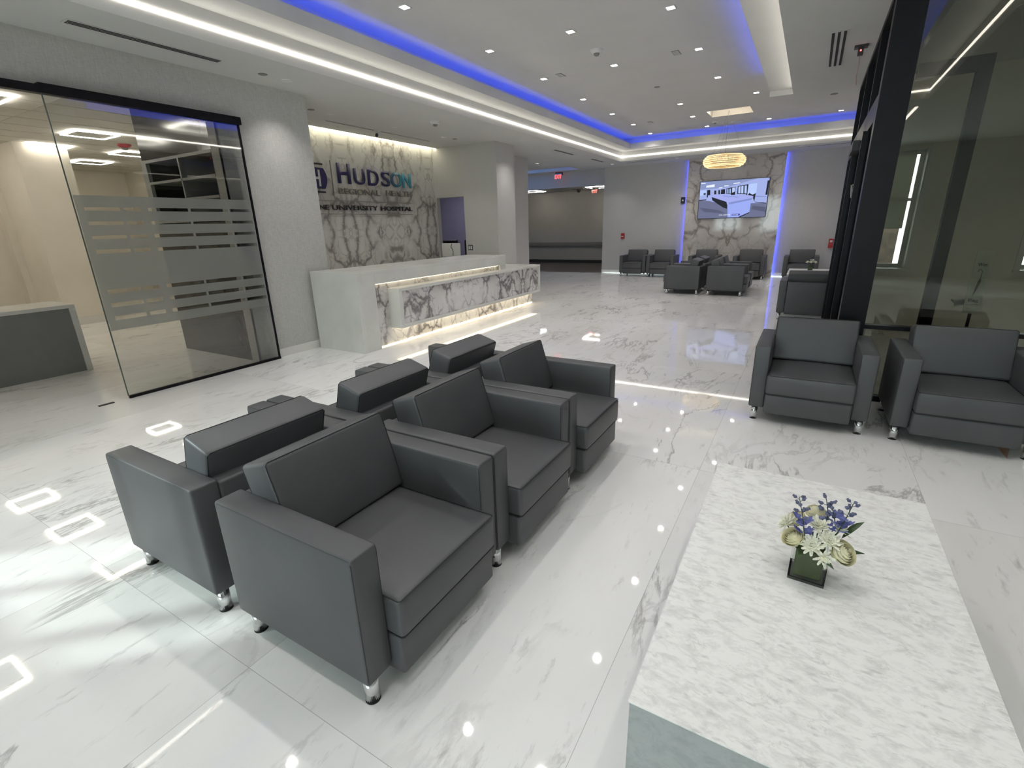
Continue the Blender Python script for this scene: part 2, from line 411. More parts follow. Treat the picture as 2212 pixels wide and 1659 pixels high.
# crystal: the chandelier's glow and sparkle are put into the beads' own emission colour
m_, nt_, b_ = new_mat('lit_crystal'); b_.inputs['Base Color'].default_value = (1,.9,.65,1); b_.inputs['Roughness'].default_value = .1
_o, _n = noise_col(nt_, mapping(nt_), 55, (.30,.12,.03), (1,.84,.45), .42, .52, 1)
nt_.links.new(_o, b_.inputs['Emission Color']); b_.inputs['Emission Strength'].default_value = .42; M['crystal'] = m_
m_, nt_, b_ = new_mat('reflected_bricks'); bt = N(nt_, 'ShaderNodeTexBrick'); bt.inputs['Scale'].default_value = 18  # brick pattern for the reflection laid on the floor
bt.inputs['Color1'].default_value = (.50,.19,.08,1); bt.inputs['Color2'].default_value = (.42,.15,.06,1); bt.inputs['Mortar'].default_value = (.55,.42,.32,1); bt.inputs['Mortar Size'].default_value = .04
nt_.links.new(mapping(nt_), bt.inputs['Vector']); nt_.links.new(bt.outputs[0], b_.inputs['Base Color']); M['brick_refl'] = m_

# ================================================================== THE SETTING
struct('floor', B(-17, .8, -7, 16.15, -.1, 0).box(.8, 5, -7, 9.02, -.1, 0), M['floor'])
struct('ground', B(.8, 9, 9.02, 22, -.1, -.02), M['rail'])
struct('floor', B(-17, -5.97, 16.15, 21, -.1, 0.0), M['hall_floor'])
# tray ceiling: lower soffit at 3.30, shelf at 3.56, raised field at 3.85
ZL, ZS, ZT, XL, YB, XR = 3.30, 3.56, 3.85, -5.04, 14.96, 1.30
d = .39; XF = .72
s = MB()
s.box(-7.50, XL, -1.12, 14.96, ZL, ZS-.001)
s.box(-9.2, -7.50, -1.12, 4.80, ZL, ZS-.001)
s.box(-13, -7.50, 9.56, 15.1, ZL, ZS-.001)
s.box(-6.75, XL, 14.96, 17, ZL, ZS-.001)
s.box(-13, -6.75, 15.95, 17, ZL, ZS-.001)
s.box(-7.50, -6.75, 14.96, 15.1, ZL, ZS-.001)
s.box(-3.4, XR, -7, -.13, ZL, ZS-.001); s.box(XL, -3.4, -1.12, -.13, ZL, ZS-.001)
s.box(XR, 5, -7, 9.02, ZL, ZS-.001)
s.box(XL, XF, YB, 17, ZL, ZS-.001)
s.box(-.48, XR, 4.6, 9.02, ZL, ZS-.001); s.box(-.48, XF, 9.02, 9.77, ZL, ZS-.001)
struct('ceiling_soffit', s, M['soffit'])
struct('ceiling_soffit', B(-13, -6.75, 15.1, 15.95, ZL+.16, ZS+.1), M['soffit'])
struct('ceiling_soffit', B(-9, -7.50, 4.80, 9.56, ZL+.2, ZS+.1), M['soffit'])
s = MB()   # shelf ring
zz = (ZS, ZS+.03)
s.box(XL-.25, XL+d, -.4, YB+.25, *zz); s.box(XL+d, XR+.3, -.4, -.13+d, *zz); s.box(XL+d, XF, YB-d, YB+.25, *zz)
s.box(XR-d, XR+.3, -.13+d, 4.6-d, *zz); s.box(-.48-d, XR+.3, 4.6-d, 4.6, *zz)
s.box(-.48-d, XR+.3, 4.6, 9.0, *zz); s.box(-.48-d, XF, 9.0, 9.86, *zz)
struct('ceiling_shelf', s, M['soffit'])
s = MB()   # lips that hide the blue strips
lz = (ZS+.03, ZS+.14)
s.box(XL+d-.02, XL+d, -.13+d, YB-d, *lz); s.box(XL+d, XF, YB-d, YB-d+.02, *lz); s.box(XL+d, XR-d, -.13+d-.02, -.13+d, *lz)
s.box(XR-d, XR-d+.02, -.13+d, 4.6-d, *lz); s.box(-.48-d, XR-d, 4.6-d, 4.6-d+.02, *lz); s.box(-.48-d, -.48-d+.02, 4.6-d, 9.86, *lz)
s.box(-.48-d, XF, 9.86, 9.98, 3.48, ZT)
struct('ceiling_lip', s, M['soffit'])
s = MB()   # back faces of the cove
cz = (ZS+.03, ZT)
k = .26
s.box(XL+d-k-.02, XL+d-k, -.4, YB, *cz); s.box(XL, XF, YB-d+k, YB-d+k+.02, *cz); s.box(XL, XR+.3, -.13+d-k-.02, -.13+d-k, *cz)
s.box(XR-d+k, XR-d+k+.02, -.13, 4.5, *cz); s.box(-.48-d+k, XR, 4.6-d+k, 4.6-d+k+.02, *cz); s.box(-.48-d+k, -.48-d+k+.02, 4.6-d+k, 9.86, *cz)
struct('ceiling_cove', s, M['ceil'])
# raised field with the hole over the chandelier
hx0, hx1, hy0, hy1 = -2.30, -1.44, 12.42, 13.14
s = MB()
s.box(-6, hx0, -1, 16, ZT, ZT+.04); s.box(hx1, 3, -1, 9, ZT, ZT+.04); s.box(hx1, XF, 9, 16, ZT, ZT+.04); s.box(hx0, hx1, -1, hy0, ZT, ZT+.04); s.box(hx0, hx1, hy1, 16, ZT, ZT+.04)
s.box(hx0-.02, hx0, hy0, hy1, ZT+.04, ZT+.22); s.box(hx1, hx1+.02, hy0, hy1, ZT+.04, ZT+.22); s.box(hx0, hx1, hy0-.02, hy0, ZT+.04, ZT+.22); s.box(hx0, hx1, hy1, hy1+.02, ZT+.04, ZT+.22)
s.box(hx0-.02, hx1+.02, hy0-.02, hy1+.02, ZT+.22, ZT+.24)
struct('ceiling', s, M['ceil'])
struct('sun_block_roof', B(-18, .8, -1.12, 22, 4.2, 4.3).box(-3.4, .8, -8, -1.12, 4.2, 4.3).box(.8, 6, -8, 9.05, 4.2, 4.3), M['ceil'])  # unseen slab added overhead so the sun cannot leak in

# left wall and its opening to the office
s = MB()
s.box(-6.10, -5.95, -.6, 3.57, 2.84, ZL); s.box(-6.10, -5.95, 3.57, 4.86, 0, ZL); s.box(-6.10, -5.95, -1.1, -.6, 0, ZL)
s.box(-7.62, -6.10, 4.72, 4.86, 0, ZL)
struct('wall_left', s, M['linen'])
struct('baseboard_left', B(-5.95, -5.935, 3.86, 4.86, 0, .11).box(-5.95,-5.935,-1,-.6,0,.11), M['white'])
# reception niche
struct('wall_reception_back', B(-7.72, -7.62, 4.86, 9.5, 0, ZL+.2), M['niche_marble'])
s = MB()
s.box(-6.81, -5.92, 9.5, 9.62, 0, ZL); s.box(-7.62, -6.81, 9.5, 9.62, 2.26, ZL+.2); s.box(-7.72, -7.58, 9.5, 9.62, 0, 2.26)
s.box(-6.05, -5.92, 9.62, 10.26, 0, ZL); s.box(-6.81, -6.05, 10.12, 10.26, 0, ZL)
struct('wall_pier', s, M['linen2'])
struct('wall_pier_return', B(-6.86, -6.74, 9.62, 12.4, 0, ZL), M['linen2'])
# little room seen through the niche doorway
struct('wall_side_room', B(-11, -6.86, 12.2, 12.35, 0, 2.7).box(-11.1, -11, 9.62, 12.3, 0, 2.7).box(-11, -7.72, 9.5, 9.62, 0, 2.7), M['lavender'])
struct('ceiling_side_room', B(-11, -6.86, 9.62, 12.3, 2.7, 2.75), M['ceil'])
# far wall, header over the corridor, corridor
s = MB()
s.box(-5.99, .8, 16.2, 16.35, 0, ZL); s.box(-5.99, -5.85, 16.35, 20.4, 0, 3.3)
struct('wall_back', s, M['linen2'])
struct('wall_header', B(-14, -5.99, 16.6, 16.75, 2.82, ZL), M['linen2'])
struct('wall_corridor', B(-16, -5.85, 20.3, 20.45, 0, 3.2).box(-14.1, -14, 9.5, 20.3, 0, 3.4), M['hall_wall'])
struct('ceiling_corridor', B(-16, -5.85, 16.75, 20.3, 2.93, 3.0), M['soffit'])
struct('baseboard_corridor', B(-14, -5.99, 20.27, 20.3, 0, .12), M['nearblack'])
struct('trim_1', B(-14, -5.99, 20.24, 20.3, .69, .86).box(-14, -5.99, 20.215, 20.24, .73, .82), M['rail'])
struct('baseboard_back', B(-5.99, -3.4, 16.18, 16.2, 0, .11).box(-.75, .66, 16.18, 16.2, 0, .11).box(-6.0,-5.99,16.2,16.5,0,.11), M['white'])
struct('wall_right', B(4.9, 5.05, -7, 9.05, 0, 4.2), M['linen2'])
struct('wall_partition', B(.66, .80, 9.0, 16.35, 0, 4.2), M['white'])  # unseen wall, made white to bounce daylight onto the window jamb
# wall behind the camera, with the window the sun comes through
s = MB()
s.box(-3.45, 5, -6.6, -6.45, 0, .7); s.box(-3.45, 5, -6.6, -6.45, 3.1, 4.2)
for a, b2 in ((-3.45, -3.1), (-1.1, -.8), (1.3, 5)): s.box(a, b2, -6.6, -6.45, .7, 3.1)  # leaves gaps for the added daylight windows
for a, b2 in ((-6.1, -5.14), (-3.62, -3.3)): s.box(a, b2, -1.12, -1.0, 0, 3.6)
s.box(-5.14, -3.62, -1.12, -1.0, 0, .98); s.box(-5.14, -3.62, -1.12, -1.0, 2.5, 3.6)
s.box(-3.42, -3.3, -6.5, -1.12, 0, 3.6)
struct('wall_front', s, M['linen2'])
s = MB()
for x in (-5.14, -4.57, -4.0, -3.66): s.box(x, x+.06, -1.10, -1.03, .98, 2.5)
s.box(-5.14, -3.62, -1.10, -1.03, .98, 1.03); s.box(-5.14, -3.62, -1.10, -1.03, 2.45, 2.5)
struct('window_1', s, M['white'])
s = MB()  # windows added out of view to bring daylight to the foreground
for a, b2 in ((-3.1, -1.1), (-.8, 1.3)):
    s.box(a, a+.06, -6.55, -6.48, .7, 3.1).box(b2-.06, b2, -6.55, -6.48, .7, 3.1).box(a, b2, -6.55, -6.48, .7, .76).box(a, b2, -6.55, -6.48, 3.04, 3.1).box((a+b2)/2-.03, (a+b2)/2+.03, -6.55, -6.48, .7, 3.1)
struct('window_4', s, M['white'])
# office behind the glass
struct('wall_office', B(-13.2, -12.0, 3.6, 4.35, 0, 3.22).box(-13.7, -13.5, -1.1, 3.6, 0, 3.3).box(-17, -9.9, 6.9, 7.05, 0, 3.4).box(-9.95, -9.8, 6.9, 9.5, 0, 3.4)
       .box(-16.1, -16, 3.5, 7, 0, 3.4).box(-16, -13.2, 3.5, 3.6, 0, 3.4).box(-17, -6.1, -1.15, -1.0, 0, 3.4).box(-9.2,-7.72,4.72,4.86,0,3.4).box(-9.2,-9.05,4.86,9.5,0,3.4), M['office_wall'])
struct('baseboard_office', B(-12.0, -11.98, 3.59, 4.36, 0, .14).box(-16, -9.9, 6.87, 6.9, 0, .14).box(-13.5,-13.48,-1,3.6,0,.14), M['white'])
s = B(-17, -7.72, -1.1, 7, 3.22, 3.3).box(-7.72, -6.1, -1.1, 4.72, 3.22, 3.3)
struct('ceiling_office', s, M['office_ceiling'])
s = MB()
for i in range(18): s.box(-17+i*.61, -17+i*.61+.012, -1.1, 7 if i < 15 else 3.5, 3.217, 3.2205)
for i in range(6): s.box(-17, -6.1 if i < 4 else -7.8, -.66+i*1.22, -.66+i*1.22+.012, 3.217, 3.2205)
struct('trim_2', s, simple('ceiling_grid_bar', (.48,.46,.41), .6))

# ================================================================== LIGHTS ON THE CEILING
def tagged(name, mb, mat, label, cat, group=None, **kw):
    return tag(mb.build(name, mat, **kw), label, cat, group)
Z0, Z1 = 3.408, 3.434
tagged('led_strip', B(XL, XL+.012, -.13, YB, Z0, Z1), M['led'], 'long white light line set in the ceiling step above the reception side', 'light', 'light lines around the tray ceiling')
tagged('led_strip', B(XL+.012, XF-.07, YB-.012, YB, Z0, Z1), M['led'], 'white light line in the ceiling step in front of the far television wall', 'light', 'light lines around the tray ceiling')
tagged('led_strip', B(-.492, -.48, 4.6, 9.77, Z0, Z1), M['led'], 'white light line in the ceiling step beside the right-hand soffit with the floor-length vent', 'light', 'light lines around the tray ceiling')
tagged('led_strip', B(XR-.012, XR, -.118, 4.588, Z0, Z1), M['led'], 'long diagonal white light line mirrored in the dark storefront glass', 'light', 'light lines around the tray ceiling')
tagged('led_strip', B(XL+.012, XR-.012, -.13, -.118, Z0, Z1), M['led'], 'short end of the white light line mirrored beside the black storefront post', 'light', 'light lines around the tray ceiling')
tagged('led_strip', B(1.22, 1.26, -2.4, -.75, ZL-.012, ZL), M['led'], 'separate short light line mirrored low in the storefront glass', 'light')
# blue cove strips lie on the shelf behind the lip
bz = (ZS+.031, ZS+.05)
bl = [(XL+d-.13, XL+d-.11, -.0, YB-d+.12), (XL+d, XF-.08, YB-d+.11, YB-d+.13), (-.48-d+.11, -.48-d+.13, 4.6-d+.12, 9.84),
      (XL+d, XR-d, -.13+d-.13, -.13+d-.11), (XR-d+.11, XR-d+.13, 0, 4.6-d)]
blue2 = emit('blue_led_right', (.03,.08,1.0), L_BLUE*1.9)
for (a, b2, c_, e), nm in zip(bl, ('above the reception side', 'in front of the television wall', 'over the right-hand soffit', 'behind the camera', 'near the storefront')):
    tagged('blue_cove_light', B(a, b2, c_, e, bz[0]+(.06 if 'soffit' in nm else 0), bz[1]+(.06 if 'soffit' in nm else 0)), blue2 if 'soffit' in nm else M['blue'], 'blue glowing cove light of the raised ceiling ' + nm, 'light', 'blue cove lights')
# downlights
def make_down(square=True):
    t = thing('downlight', 'x', 'light')
    if square:
        f = MB(); r, q = .058, .042
        for a in ((-r, r, -r, -q), (-r, r, q, r), (-r, -q, -q, q), (q, r, -q, q)): f.box(*a, -.006, 0)
        f.build('trim_ring', M['plastic'], t); B(-q, q, -q, q, -.003, 0).build('lens', M['down'], t)
    else:
        f = MB(); n = 24
        f.lathe((0,0,0), [(.042,-.002),(.06,-.002),(.058,-.006),(.043,-.006)], n)
        f.build('trim_ring', M['plastic'], t, smooth=True); MB().lathe((0,0,-.004), [(.042,0),(.042,.004)], n).build('lens', M['down'], t)
    sd = bpy.data.lights.new('lamp', 'SPOT'); sd.energy = P_SPOT*(1 if square else 1.0); sd.color = (1,.965,.93); sd.spot_size = math.radians(120 if square else 105); sd.spot_blend = 1.0; sd.shadow_soft_size = .03
    so = bpy.data.objects.new('lamp', sd); COL.objects.link(so); so.parent = t; so.location = (0,0,-.02)
    return t
P = make_down(True)
ups = []
colx = {'reception-side': -4.05, 'middle': -2.87, 'right': -1.665}
rows = [1.92, 3.15, 4.76, 6.43, 8.04, 9.70]
names = ['first', 'second', 'third', 'fourth', 'fifth', 'sixth', 'seventh', 'eighth', 'ninth', 'tenth']
for i, y in enumerate(rows):
    for cn, x in colx.items():
        if cn == 'middle' and i in (1, 2, 5): continue
        if cn == 'middle': pass
        ups.append((x, y, 'square downlight in the raised ceiling, %s column, %s row out from the camera' % (cn, names[i])))
ups += [(-2.60, 3.15, 'square downlight in the raised ceiling, mirrored in the floor left of the marble table'),
        (-4.04, 11.30, 'square downlight in the raised ceiling beside the blue cove, third from its far corner'),
        (-2.61, 11.28, 'square downlight in the raised ceiling on the near left of the glowing ceiling box'),
        (-1.22, 11.24, 'square downlight in the raised ceiling just right of the glowing ceiling box'),
        (-4.03, 12.78, 'square downlight in the raised ceiling beside the blue cove, second from its far corner'),
        (-2.65, 12.73, 'dim square downlight touching the left side of the glowing ceiling box'),
        (-4.03, 14.28, 'square downlight in the raised ceiling at the far left corner of the blue cove'),
        (-2.59, 14.21, 'square downlight in the raised ceiling near the far blue cove, left of the chandelier'),
        (-1.20, 14.17, 'square downlight in the raised ceiling near the far blue cove, right of the chandelier'),
        (-.45, 1.92, 'added unseen square downlight in the raised ceiling above the near end of the marble table'), (-.45, .3, 'added unseen square downlight in the raised ceiling just above the camera'),  # unseen downlights added to brighten the table and near floor
        (.62, 1.92, 'added unseen square downlight in the raised ceiling between the table and the near light line'), (.62, .3, 'added unseen square downlight in the raised ceiling above the camera on the storefront side'),
        (-1.665, .3, 'added unseen square downlight in the raised ceiling left of the camera'), (-4.05, .3, 'added unseen square downlight in the raised ceiling nearest the sunlit window'),
        (.23, 14.2, 'square downlight in the raised ceiling near the far blue cove, closest to the black storefront')]
for i, (x, y, lab) in enumerate(ups):
    o = P if i == 0 else copy_tree(P)
    o.location = (x, y, ZT); tag(o, lab, 'light', 'downlights in the raised ceiling')
P2 = make_down(False)
lows = [(-5.55, 4.32, 'round downlight in the low ceiling above the wallpapered wall by the glass door'),
        (-6.53, 5.78, 'round downlight in the reception ceiling nearest the glass door'),
        (-6.51, 7.13, 'round downlight in the middle of the reception ceiling beside the security camera'),
        (-6.48, 8.49, 'round downlight in the reception ceiling above the doorway end of the desk'),
        (-5.49, 9.83, 'round downlight in the low ceiling in front of the reception pier'),
        (-7.11, 13.65, 'round downlight in the low ceiling between the pier and the blue light line'),
        (-8.23, 14.6, 'round downlight in the low ceiling half behind the pier by the blue light line'),
        (-5.45, 15.41, 'round downlight in the low ceiling at the left end of the far wall'),
        (-3.55, 15.43, 'round downlight in the low ceiling left of the far marble panel'),
        (-.48, 15.21, 'round downlight in the low ceiling right of the far marble panel'),
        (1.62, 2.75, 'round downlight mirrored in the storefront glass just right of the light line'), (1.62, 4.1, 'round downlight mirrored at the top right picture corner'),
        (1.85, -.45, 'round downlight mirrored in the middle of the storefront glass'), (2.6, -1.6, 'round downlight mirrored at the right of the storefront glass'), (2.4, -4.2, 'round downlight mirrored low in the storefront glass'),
        (1.35, 6.6, 'added unseen round downlight inside the vestibule, nearer the corner post'), (2.6, 7.2, 'added unseen round downlight inside the vestibule, farther right')]  # the vestibule pair is added, unseen, to brighten its wall and stand
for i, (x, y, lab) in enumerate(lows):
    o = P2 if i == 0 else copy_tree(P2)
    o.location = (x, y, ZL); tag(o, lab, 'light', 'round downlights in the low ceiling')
# reception light slot
tagged('led_strip', B(-7.56, -7.50, 4.87, 9.49, ZL-.004, ZL+.012), M['ledn'], 'bright light slot along the top of the veined marble reception wall', 'light')
# blue recess left of the corridor header
tagged('blue_light_line', B(-12, -7.3, 15.16, 15.19, ZL+.05, ZL+.08), M['cyan'], 'thin cyan light line in the recess behind the reception pier', 'light')
tagged('blue_light_line', B(-7.0, -6.98, 15.2, 15.9, ZL+.12, ZL+.15), emit('blue_dim', (.03,.08,1.0), 1.5), 'blue cross light closing the recess behind the reception pier', 'light')
# glowing ceiling box over the chandelier
tagged('recess_box_light', B(hx0+.01, hx1-.01, hy0+.01, hy0+.25, ZT+.19, ZT+.21), emit('box_light', (1,.84,.62), 5.5), 'glowing rectangular recess light in the raised ceiling above the chandelier', 'light')

# office ceiling panels: square light frames
def ring_panel(sz=.6):
    t = thing('panel_light', 'x', 'light'); h = sz/2; q = h-.027
    f = MB()
    for a in ((-h, h, -h, -q), (-h, h, q, h), (-h, -q, -q, q), (q, h, -q, q)): f.box(*a, -.02, 0)
    f.build('light_ring', M['panel'], t); B(-q, q, -q, q, -.012, 0).build('center_plate', M['office_ceiling'], t)
    return t
RP = ring_panel()
offs = [(-8.55, 2.35, 'square light frame on the office ceiling mirrored in the dark cabinet'), (-10.4, 2.35, 'square light frame in the near row of the office ceiling, left of the first'),
        (-12.3, 2.35, 'square light frame in the near row of the office ceiling, farthest left'), (-14.3, 2.35, 'square light frame mirrored on the floor at the left picture edge'), (-10.35, 4.12, 'square light frame on the office ceiling just left of the dark cabinet'),
        (-12.2, 4.12, 'square light frame crossing the edge of the glass door'), (-12.1, 5.45, 'square light frame behind the frosted door, right one of the far pair'),
        (-14.0, 5.45, 'square light frame behind the frosted door, left one of the far pair'), (-7.36, .51, 'square light frame just inside the office opening, mirrored at the lower left of the floor'),
        (-8.0, 5.45, 'square light frame hidden mostly by the dark cabinet'), (-10.35, .75, 'square light frame at the upper left picture corner')]
for i, (x, y, lab) in enumerate(offs):
    o = RP if i == 0 else copy_tree(RP)
    o.location = (x, y, 3.212); tag(o, lab, 'light', 'light frames on the office ceiling')
RH = ring_panel(.85)
for i, (x, lab) in enumerate(((-10.1, 'square light frame on the corridor ceiling, left one beyond the header'), (-7.15, 'square light frame on the corridor ceiling above the far exit sign'))):
    o = RH if i == 0 else copy_tree(RH)
    o.location = (x, 18.9, 2.929); tag(o, lab, 'light', 'light frames on the corridor ceiling')

# ================================================================== CEILING HARDWARE
def slot_diffuser(x, y, lx, ly, z, nslot, lab, along='y', fr=.018):
    t = thing('slot_diffuser', lab, 'vent', (x, y, z), 0, 'ceiling vents')
    hx, hy = lx/2, ly/2
    B(-hx-fr, hx+fr, -hy-fr, hy+fr, -.003, 0).build('frame', M['vent'], t)
    for i in range(nslot):
        if along == 'y':
            wv = lx/nslot; c = -hx+wv*(i+.5); B(c-wv*.24, c+wv*.24, -hy, hy, -.006, -.003).build('slot', M['grille'], t)
        else:
            wv = ly/nslot; c = -hy+wv*(i+.5); B(-hx, hx, c-wv*.24, c+wv*.24, -.006, -.003).build('slot', M['grille'], t)
    return t
slot_diffuser(-5.50, 2.86, .09, 1.26, ZL, 3, 'long three-slot ceiling vent above the glass door')
slot_diffuser(-.015, 7.02, .15, 1.28, ZL, 3, 'three-slot ceiling vent in the soffit beside the black storefront')
slot_diffuser(-5.52, 12.05, .10, 1.1, ZL, 1, 'dark slot vent in the low ceiling past the reception pier, nearer of two')
slot_diffuser(-5.47, 14.2, .10, .9, ZL, 1, 'dark slot vent in the low ceiling past the reception pier, farther of two')
slot_diffuser(-4.45, 15.35, 1.1, .05, ZL, 1, 'thin slot vent in the low ceiling along the left part of the far wall', 'x')
slot_diffuser(.35, 15.35, 1.4, .05, ZL, 1, 'thin slot vent in the low ceiling between the far marble panel and the storefront', 'x')
slot_diffuser(-6.98, 7.35, .02, 2.6, ZL, 1, 'hairline vent beside the reception light slot')
def small_vent(x, y, z, lab):
    t = thing('air_grille', lab, 'vent', (x, y, z), 0, 'small ceiling grilles')
    B(-.05, .05, -.1, .1, -.004, 0).build('frame', M['ventg'], t)
    s = MB()
    for i in range(6): s.box(-.04, .04, -.088+i*.031, -.072+i*.031, -.007, -.004)
    s.build('louvers', M['vent'], t)
small_vent(-3.74, 8.02, ZT, 'small grey grille in the raised ceiling near the reception-side cove')
small_vent(-1.96, 8.02, ZT, 'small grey grille in the raised ceiling beside the right column of downlights')
small_vent(-3.62, 12.77, ZT, 'small grey grille in the far left part of the raised ceiling')
def smoke(x, y, z, lab, sc_=1, red=False):
    t = thing('smoke_detector', lab, 'smoke detector', (x, y, z))
    MB().lathe((0,0,-.045*sc_), [(.045*sc_,0),(.07*sc_,.012*sc_),(.085*sc_,.03*sc_),(.085*sc_,.045*sc_)], 24).build('base', M['red'] if red else M['plastic'], t, smooth=True)
    s = MB(); s.lathe((0,0,-.075*sc_), [(.022*sc_,0),(.035*sc_,.01*sc_),(.04*sc_,.03*sc_)], 18); s.build('sensor_cap', M['ventg'], t, smooth=True)
smoke(-2.84, 7.24, ZT, 'white smoke detector in the middle of the raised ceiling')
smoke(-5.67, 7.21, ZL, 'white smoke detector in the low ceiling in front of the reception')
smoke(-2.32, 13.68, ZT, 'small smoke detector in the raised ceiling behind the glowing box', .8)
smoke(-11.1, 4.9, 3.22, 'red smoke detector on the office ceiling behind the glass', 1.3, True)
MB().lathe((-1.87,14.05,ZT-.02), [(.12,0),(.15,.02)], 28)
tagged('round_speaker', MB().lathe((-1.87,14.05,ZT-.02), [(.10,0),(.15,.006),(.155,.02)], 28), M['plastic'], 'round white ceiling speaker just beyond the glowing ceiling box', 'speaker')
for x, y, z, lab in ((-5.55, 4.01, ZL, 'round sprinkler cover in the low ceiling left of the nearest round downlight'), (-6.54, 5.43, ZL, 'round sprinkler cover in the reception ceiling by the wall corner'),
                     (-6.43, 8.77, ZL, 'round sprinkler cover in the reception ceiling near the pier'), (.03, 9.3, ZL, 'round sprinkler cover near the end of the right-hand soffit'),
                     (-2.66, 9.69, ZT, 'round sprinkler cover in the raised ceiling')):
    tagged('sprinkler_cover', MB().lathe((x,y,z-.006), [(.045,0),(.05,.003),(.05,.006)], 20), M['ventg'], lab, 'sprinkler', 'sprinkler covers')
t = thing('security_camera', 'white turret security camera under the reception ceiling', 'camera', (-6.95, 7.15, ZL))
MB().lathe((0,0,-.03), [(.06,0),(.065,.03)], 24).build('mount', M['plastic'], t, smooth=True)
s = MB().lathe((0,0,-.115), [(.02,0),(.045,.012),(.058,.045),(.05,.085)], 24); s.build('ball_housing', M['plastic'], t, smooth=True)
MB().tube([(.02,-.03,-.075),(.045,-.07,-.10)], .026, 14).build('lens', M['blackp'], t)
t = thing('motion_sensor', 'black ceiling bracket sensor with red dot and dangling cord', 'sensor', (.20, 7.0, ZL))
B(-.06, .06, -.05, .05, -.02, 0).build('bracket', M['blackp'], t); MB().box(-.025,.025,-.03,.03,-.09,-.02).build('sensor_body', M['blackp'], t, bevel=.006)
MB().lathe((0,-.034,-.05), [(.006,-.006),(.006,.006)], 10).build('indicator', emit('red_led', (1,.04,.04), 4), t)
MB().tube([(.0,.0,-.09),(.005,.01,-.16),(.0,.03,-.27),(.01,.02,-.36)], .003, 6).build('cord', simple('pink_cord', (.45,.25,.25), .5), t)

# ================================================================== TEXT
def text_mesh(txt, size, extrude, offset=0.0, spacing=1.0, align='LEFT'):
    cu = bpy.data.curves.new('lettering', 'FONT'); cu.body = txt; cu.size = size; cu.extrude = extrude; cu.offset = offset
    cu.space_character = spacing; cu.align_x = align; cu.resolution_u = 6
    ob = bpy.data.objects.new('lettering_tmp', cu); COL.objects.link(ob)
    bpy.context.view_layer.update()
    me = bpy.data.meshes.new_from_object(ob.evaluated_get(bpy.context.evaluated_depsgraph_get()))
    bpy.data.objects.remove(ob); bpy.data.curves.remove(cu); return me
def text_obj(name, txt, M4, width, height, mat, parent=None, extrude=.01, offset=0.0, align_h=True):
    """lettering scaled to the given width and cap height, placed by M4 (x along, y up, z out)"""
    me = text_mesh(txt, 1.0, 0.0, offset)
    xs = [v.co.x for v in me.vertices]; ys = [v.co.y for v in me.vertices]
    x0, x1, y0, y1 = min(xs), max(xs), min(ys), max(ys)
    sx = width/(x1-x0); sy = height/(y1-y0)
    bm = bmesh.new(); bm.from_mesh(me)
    for v in bm.verts: v.co = Vector(((v.co.x-x0)*sx, (v.co.y-y0)*sy, 0))
    bmesh.ops.remove_doubles(bm, verts=bm.verts, dist=1e-6)
    g = bmesh.ops.extrude_face_region(bm, geom=bm.faces[:])
    for v in [e for e in g['geom'] if isinstance(e, bmesh.types.BMVert)]: v.co.z += extrude
    for v in bm.verts: v.co = M4 @ v.co
    bmesh.ops.recalc_face_normals(bm, faces=bm.faces[:])
    bm.to_mesh(me); bm.free(); me.materials.clear(); me.materials.append(mat)
    o = bpy.data.objects.new(name, me); COL.objects.link(o)
    if parent: o.parent = parent
    return o
def frame_m(origin, xdir, ydir):
    x = Vector(xdir).normalized(); y = Vector(ydir).normalized(); z = x.cross(y)
    return Matrix(((x.x,y.x,z.x,origin[0]),(x.y,y.y,z.y,origin[1]),(x.z,y.z,z.z,origin[2]),(0,0,0,1)))

# ------------------------------------------------------------------ the sign on the reception marble
SX = -7.60
sg = thing('wall_sign', 'large hospital name sign in raised letters with an emblem on the marble reception wall', 'sign', (0,0,0))
def sm(y, z, x=SX): return frame_m((x, y, z), (0,1,0), (0,0,1))
LET = [('H', 6.69, .30, .345), ('U', 7.075, .275, .285), ('D', 7.43, .28, .285), ('S', 7.79, .24, .29), ('O', 8.06, .32, .29), ('N', 8.41, .255, .285)]
for ch, y, wd, h in LET:
    text_obj('letter', ch, sm(y, 2.435), wd, h, M['enamel'], sg, .025, .012)
text_obj('word_lettering', 'REGIONAL', sm(6.68, 2.25), 1.03, .105, M['silver'], sg, .02, .006)
text_obj('word_lettering', 'HEALTH', sm(7.90, 2.26), .75, .105, M['silver'], sg, .02, .006)
text_obj('word_lettering', 'BAYONNE', sm(5.60, 1.97), .80, .088, M['blk_letter'], sg, .015, .018)
text_obj('word_lettering', 'UNIVERSITY', sm(6.475, 1.97), 1.14, .088, M['blk_letter'], sg, .015, .018)
text_obj('word_lettering', 'HOSPITAL', sm(7.70, 1.97), .945, .088, M['blk_letter'], sg, .015, .018)
B(SX, SX+.012, 5.55, 8.65, 2.125, 2.137).build('rule_line', M['silver'], sg)
B(SX, SX+.012, 5.55, 8.65, 1.893, 1.905).build('rule_line', M['silver'], sg)
B(SX, SX+.015, 6.548, 6.560, 2.22, 2.81).build('divider_bar', M['silver'], sg)
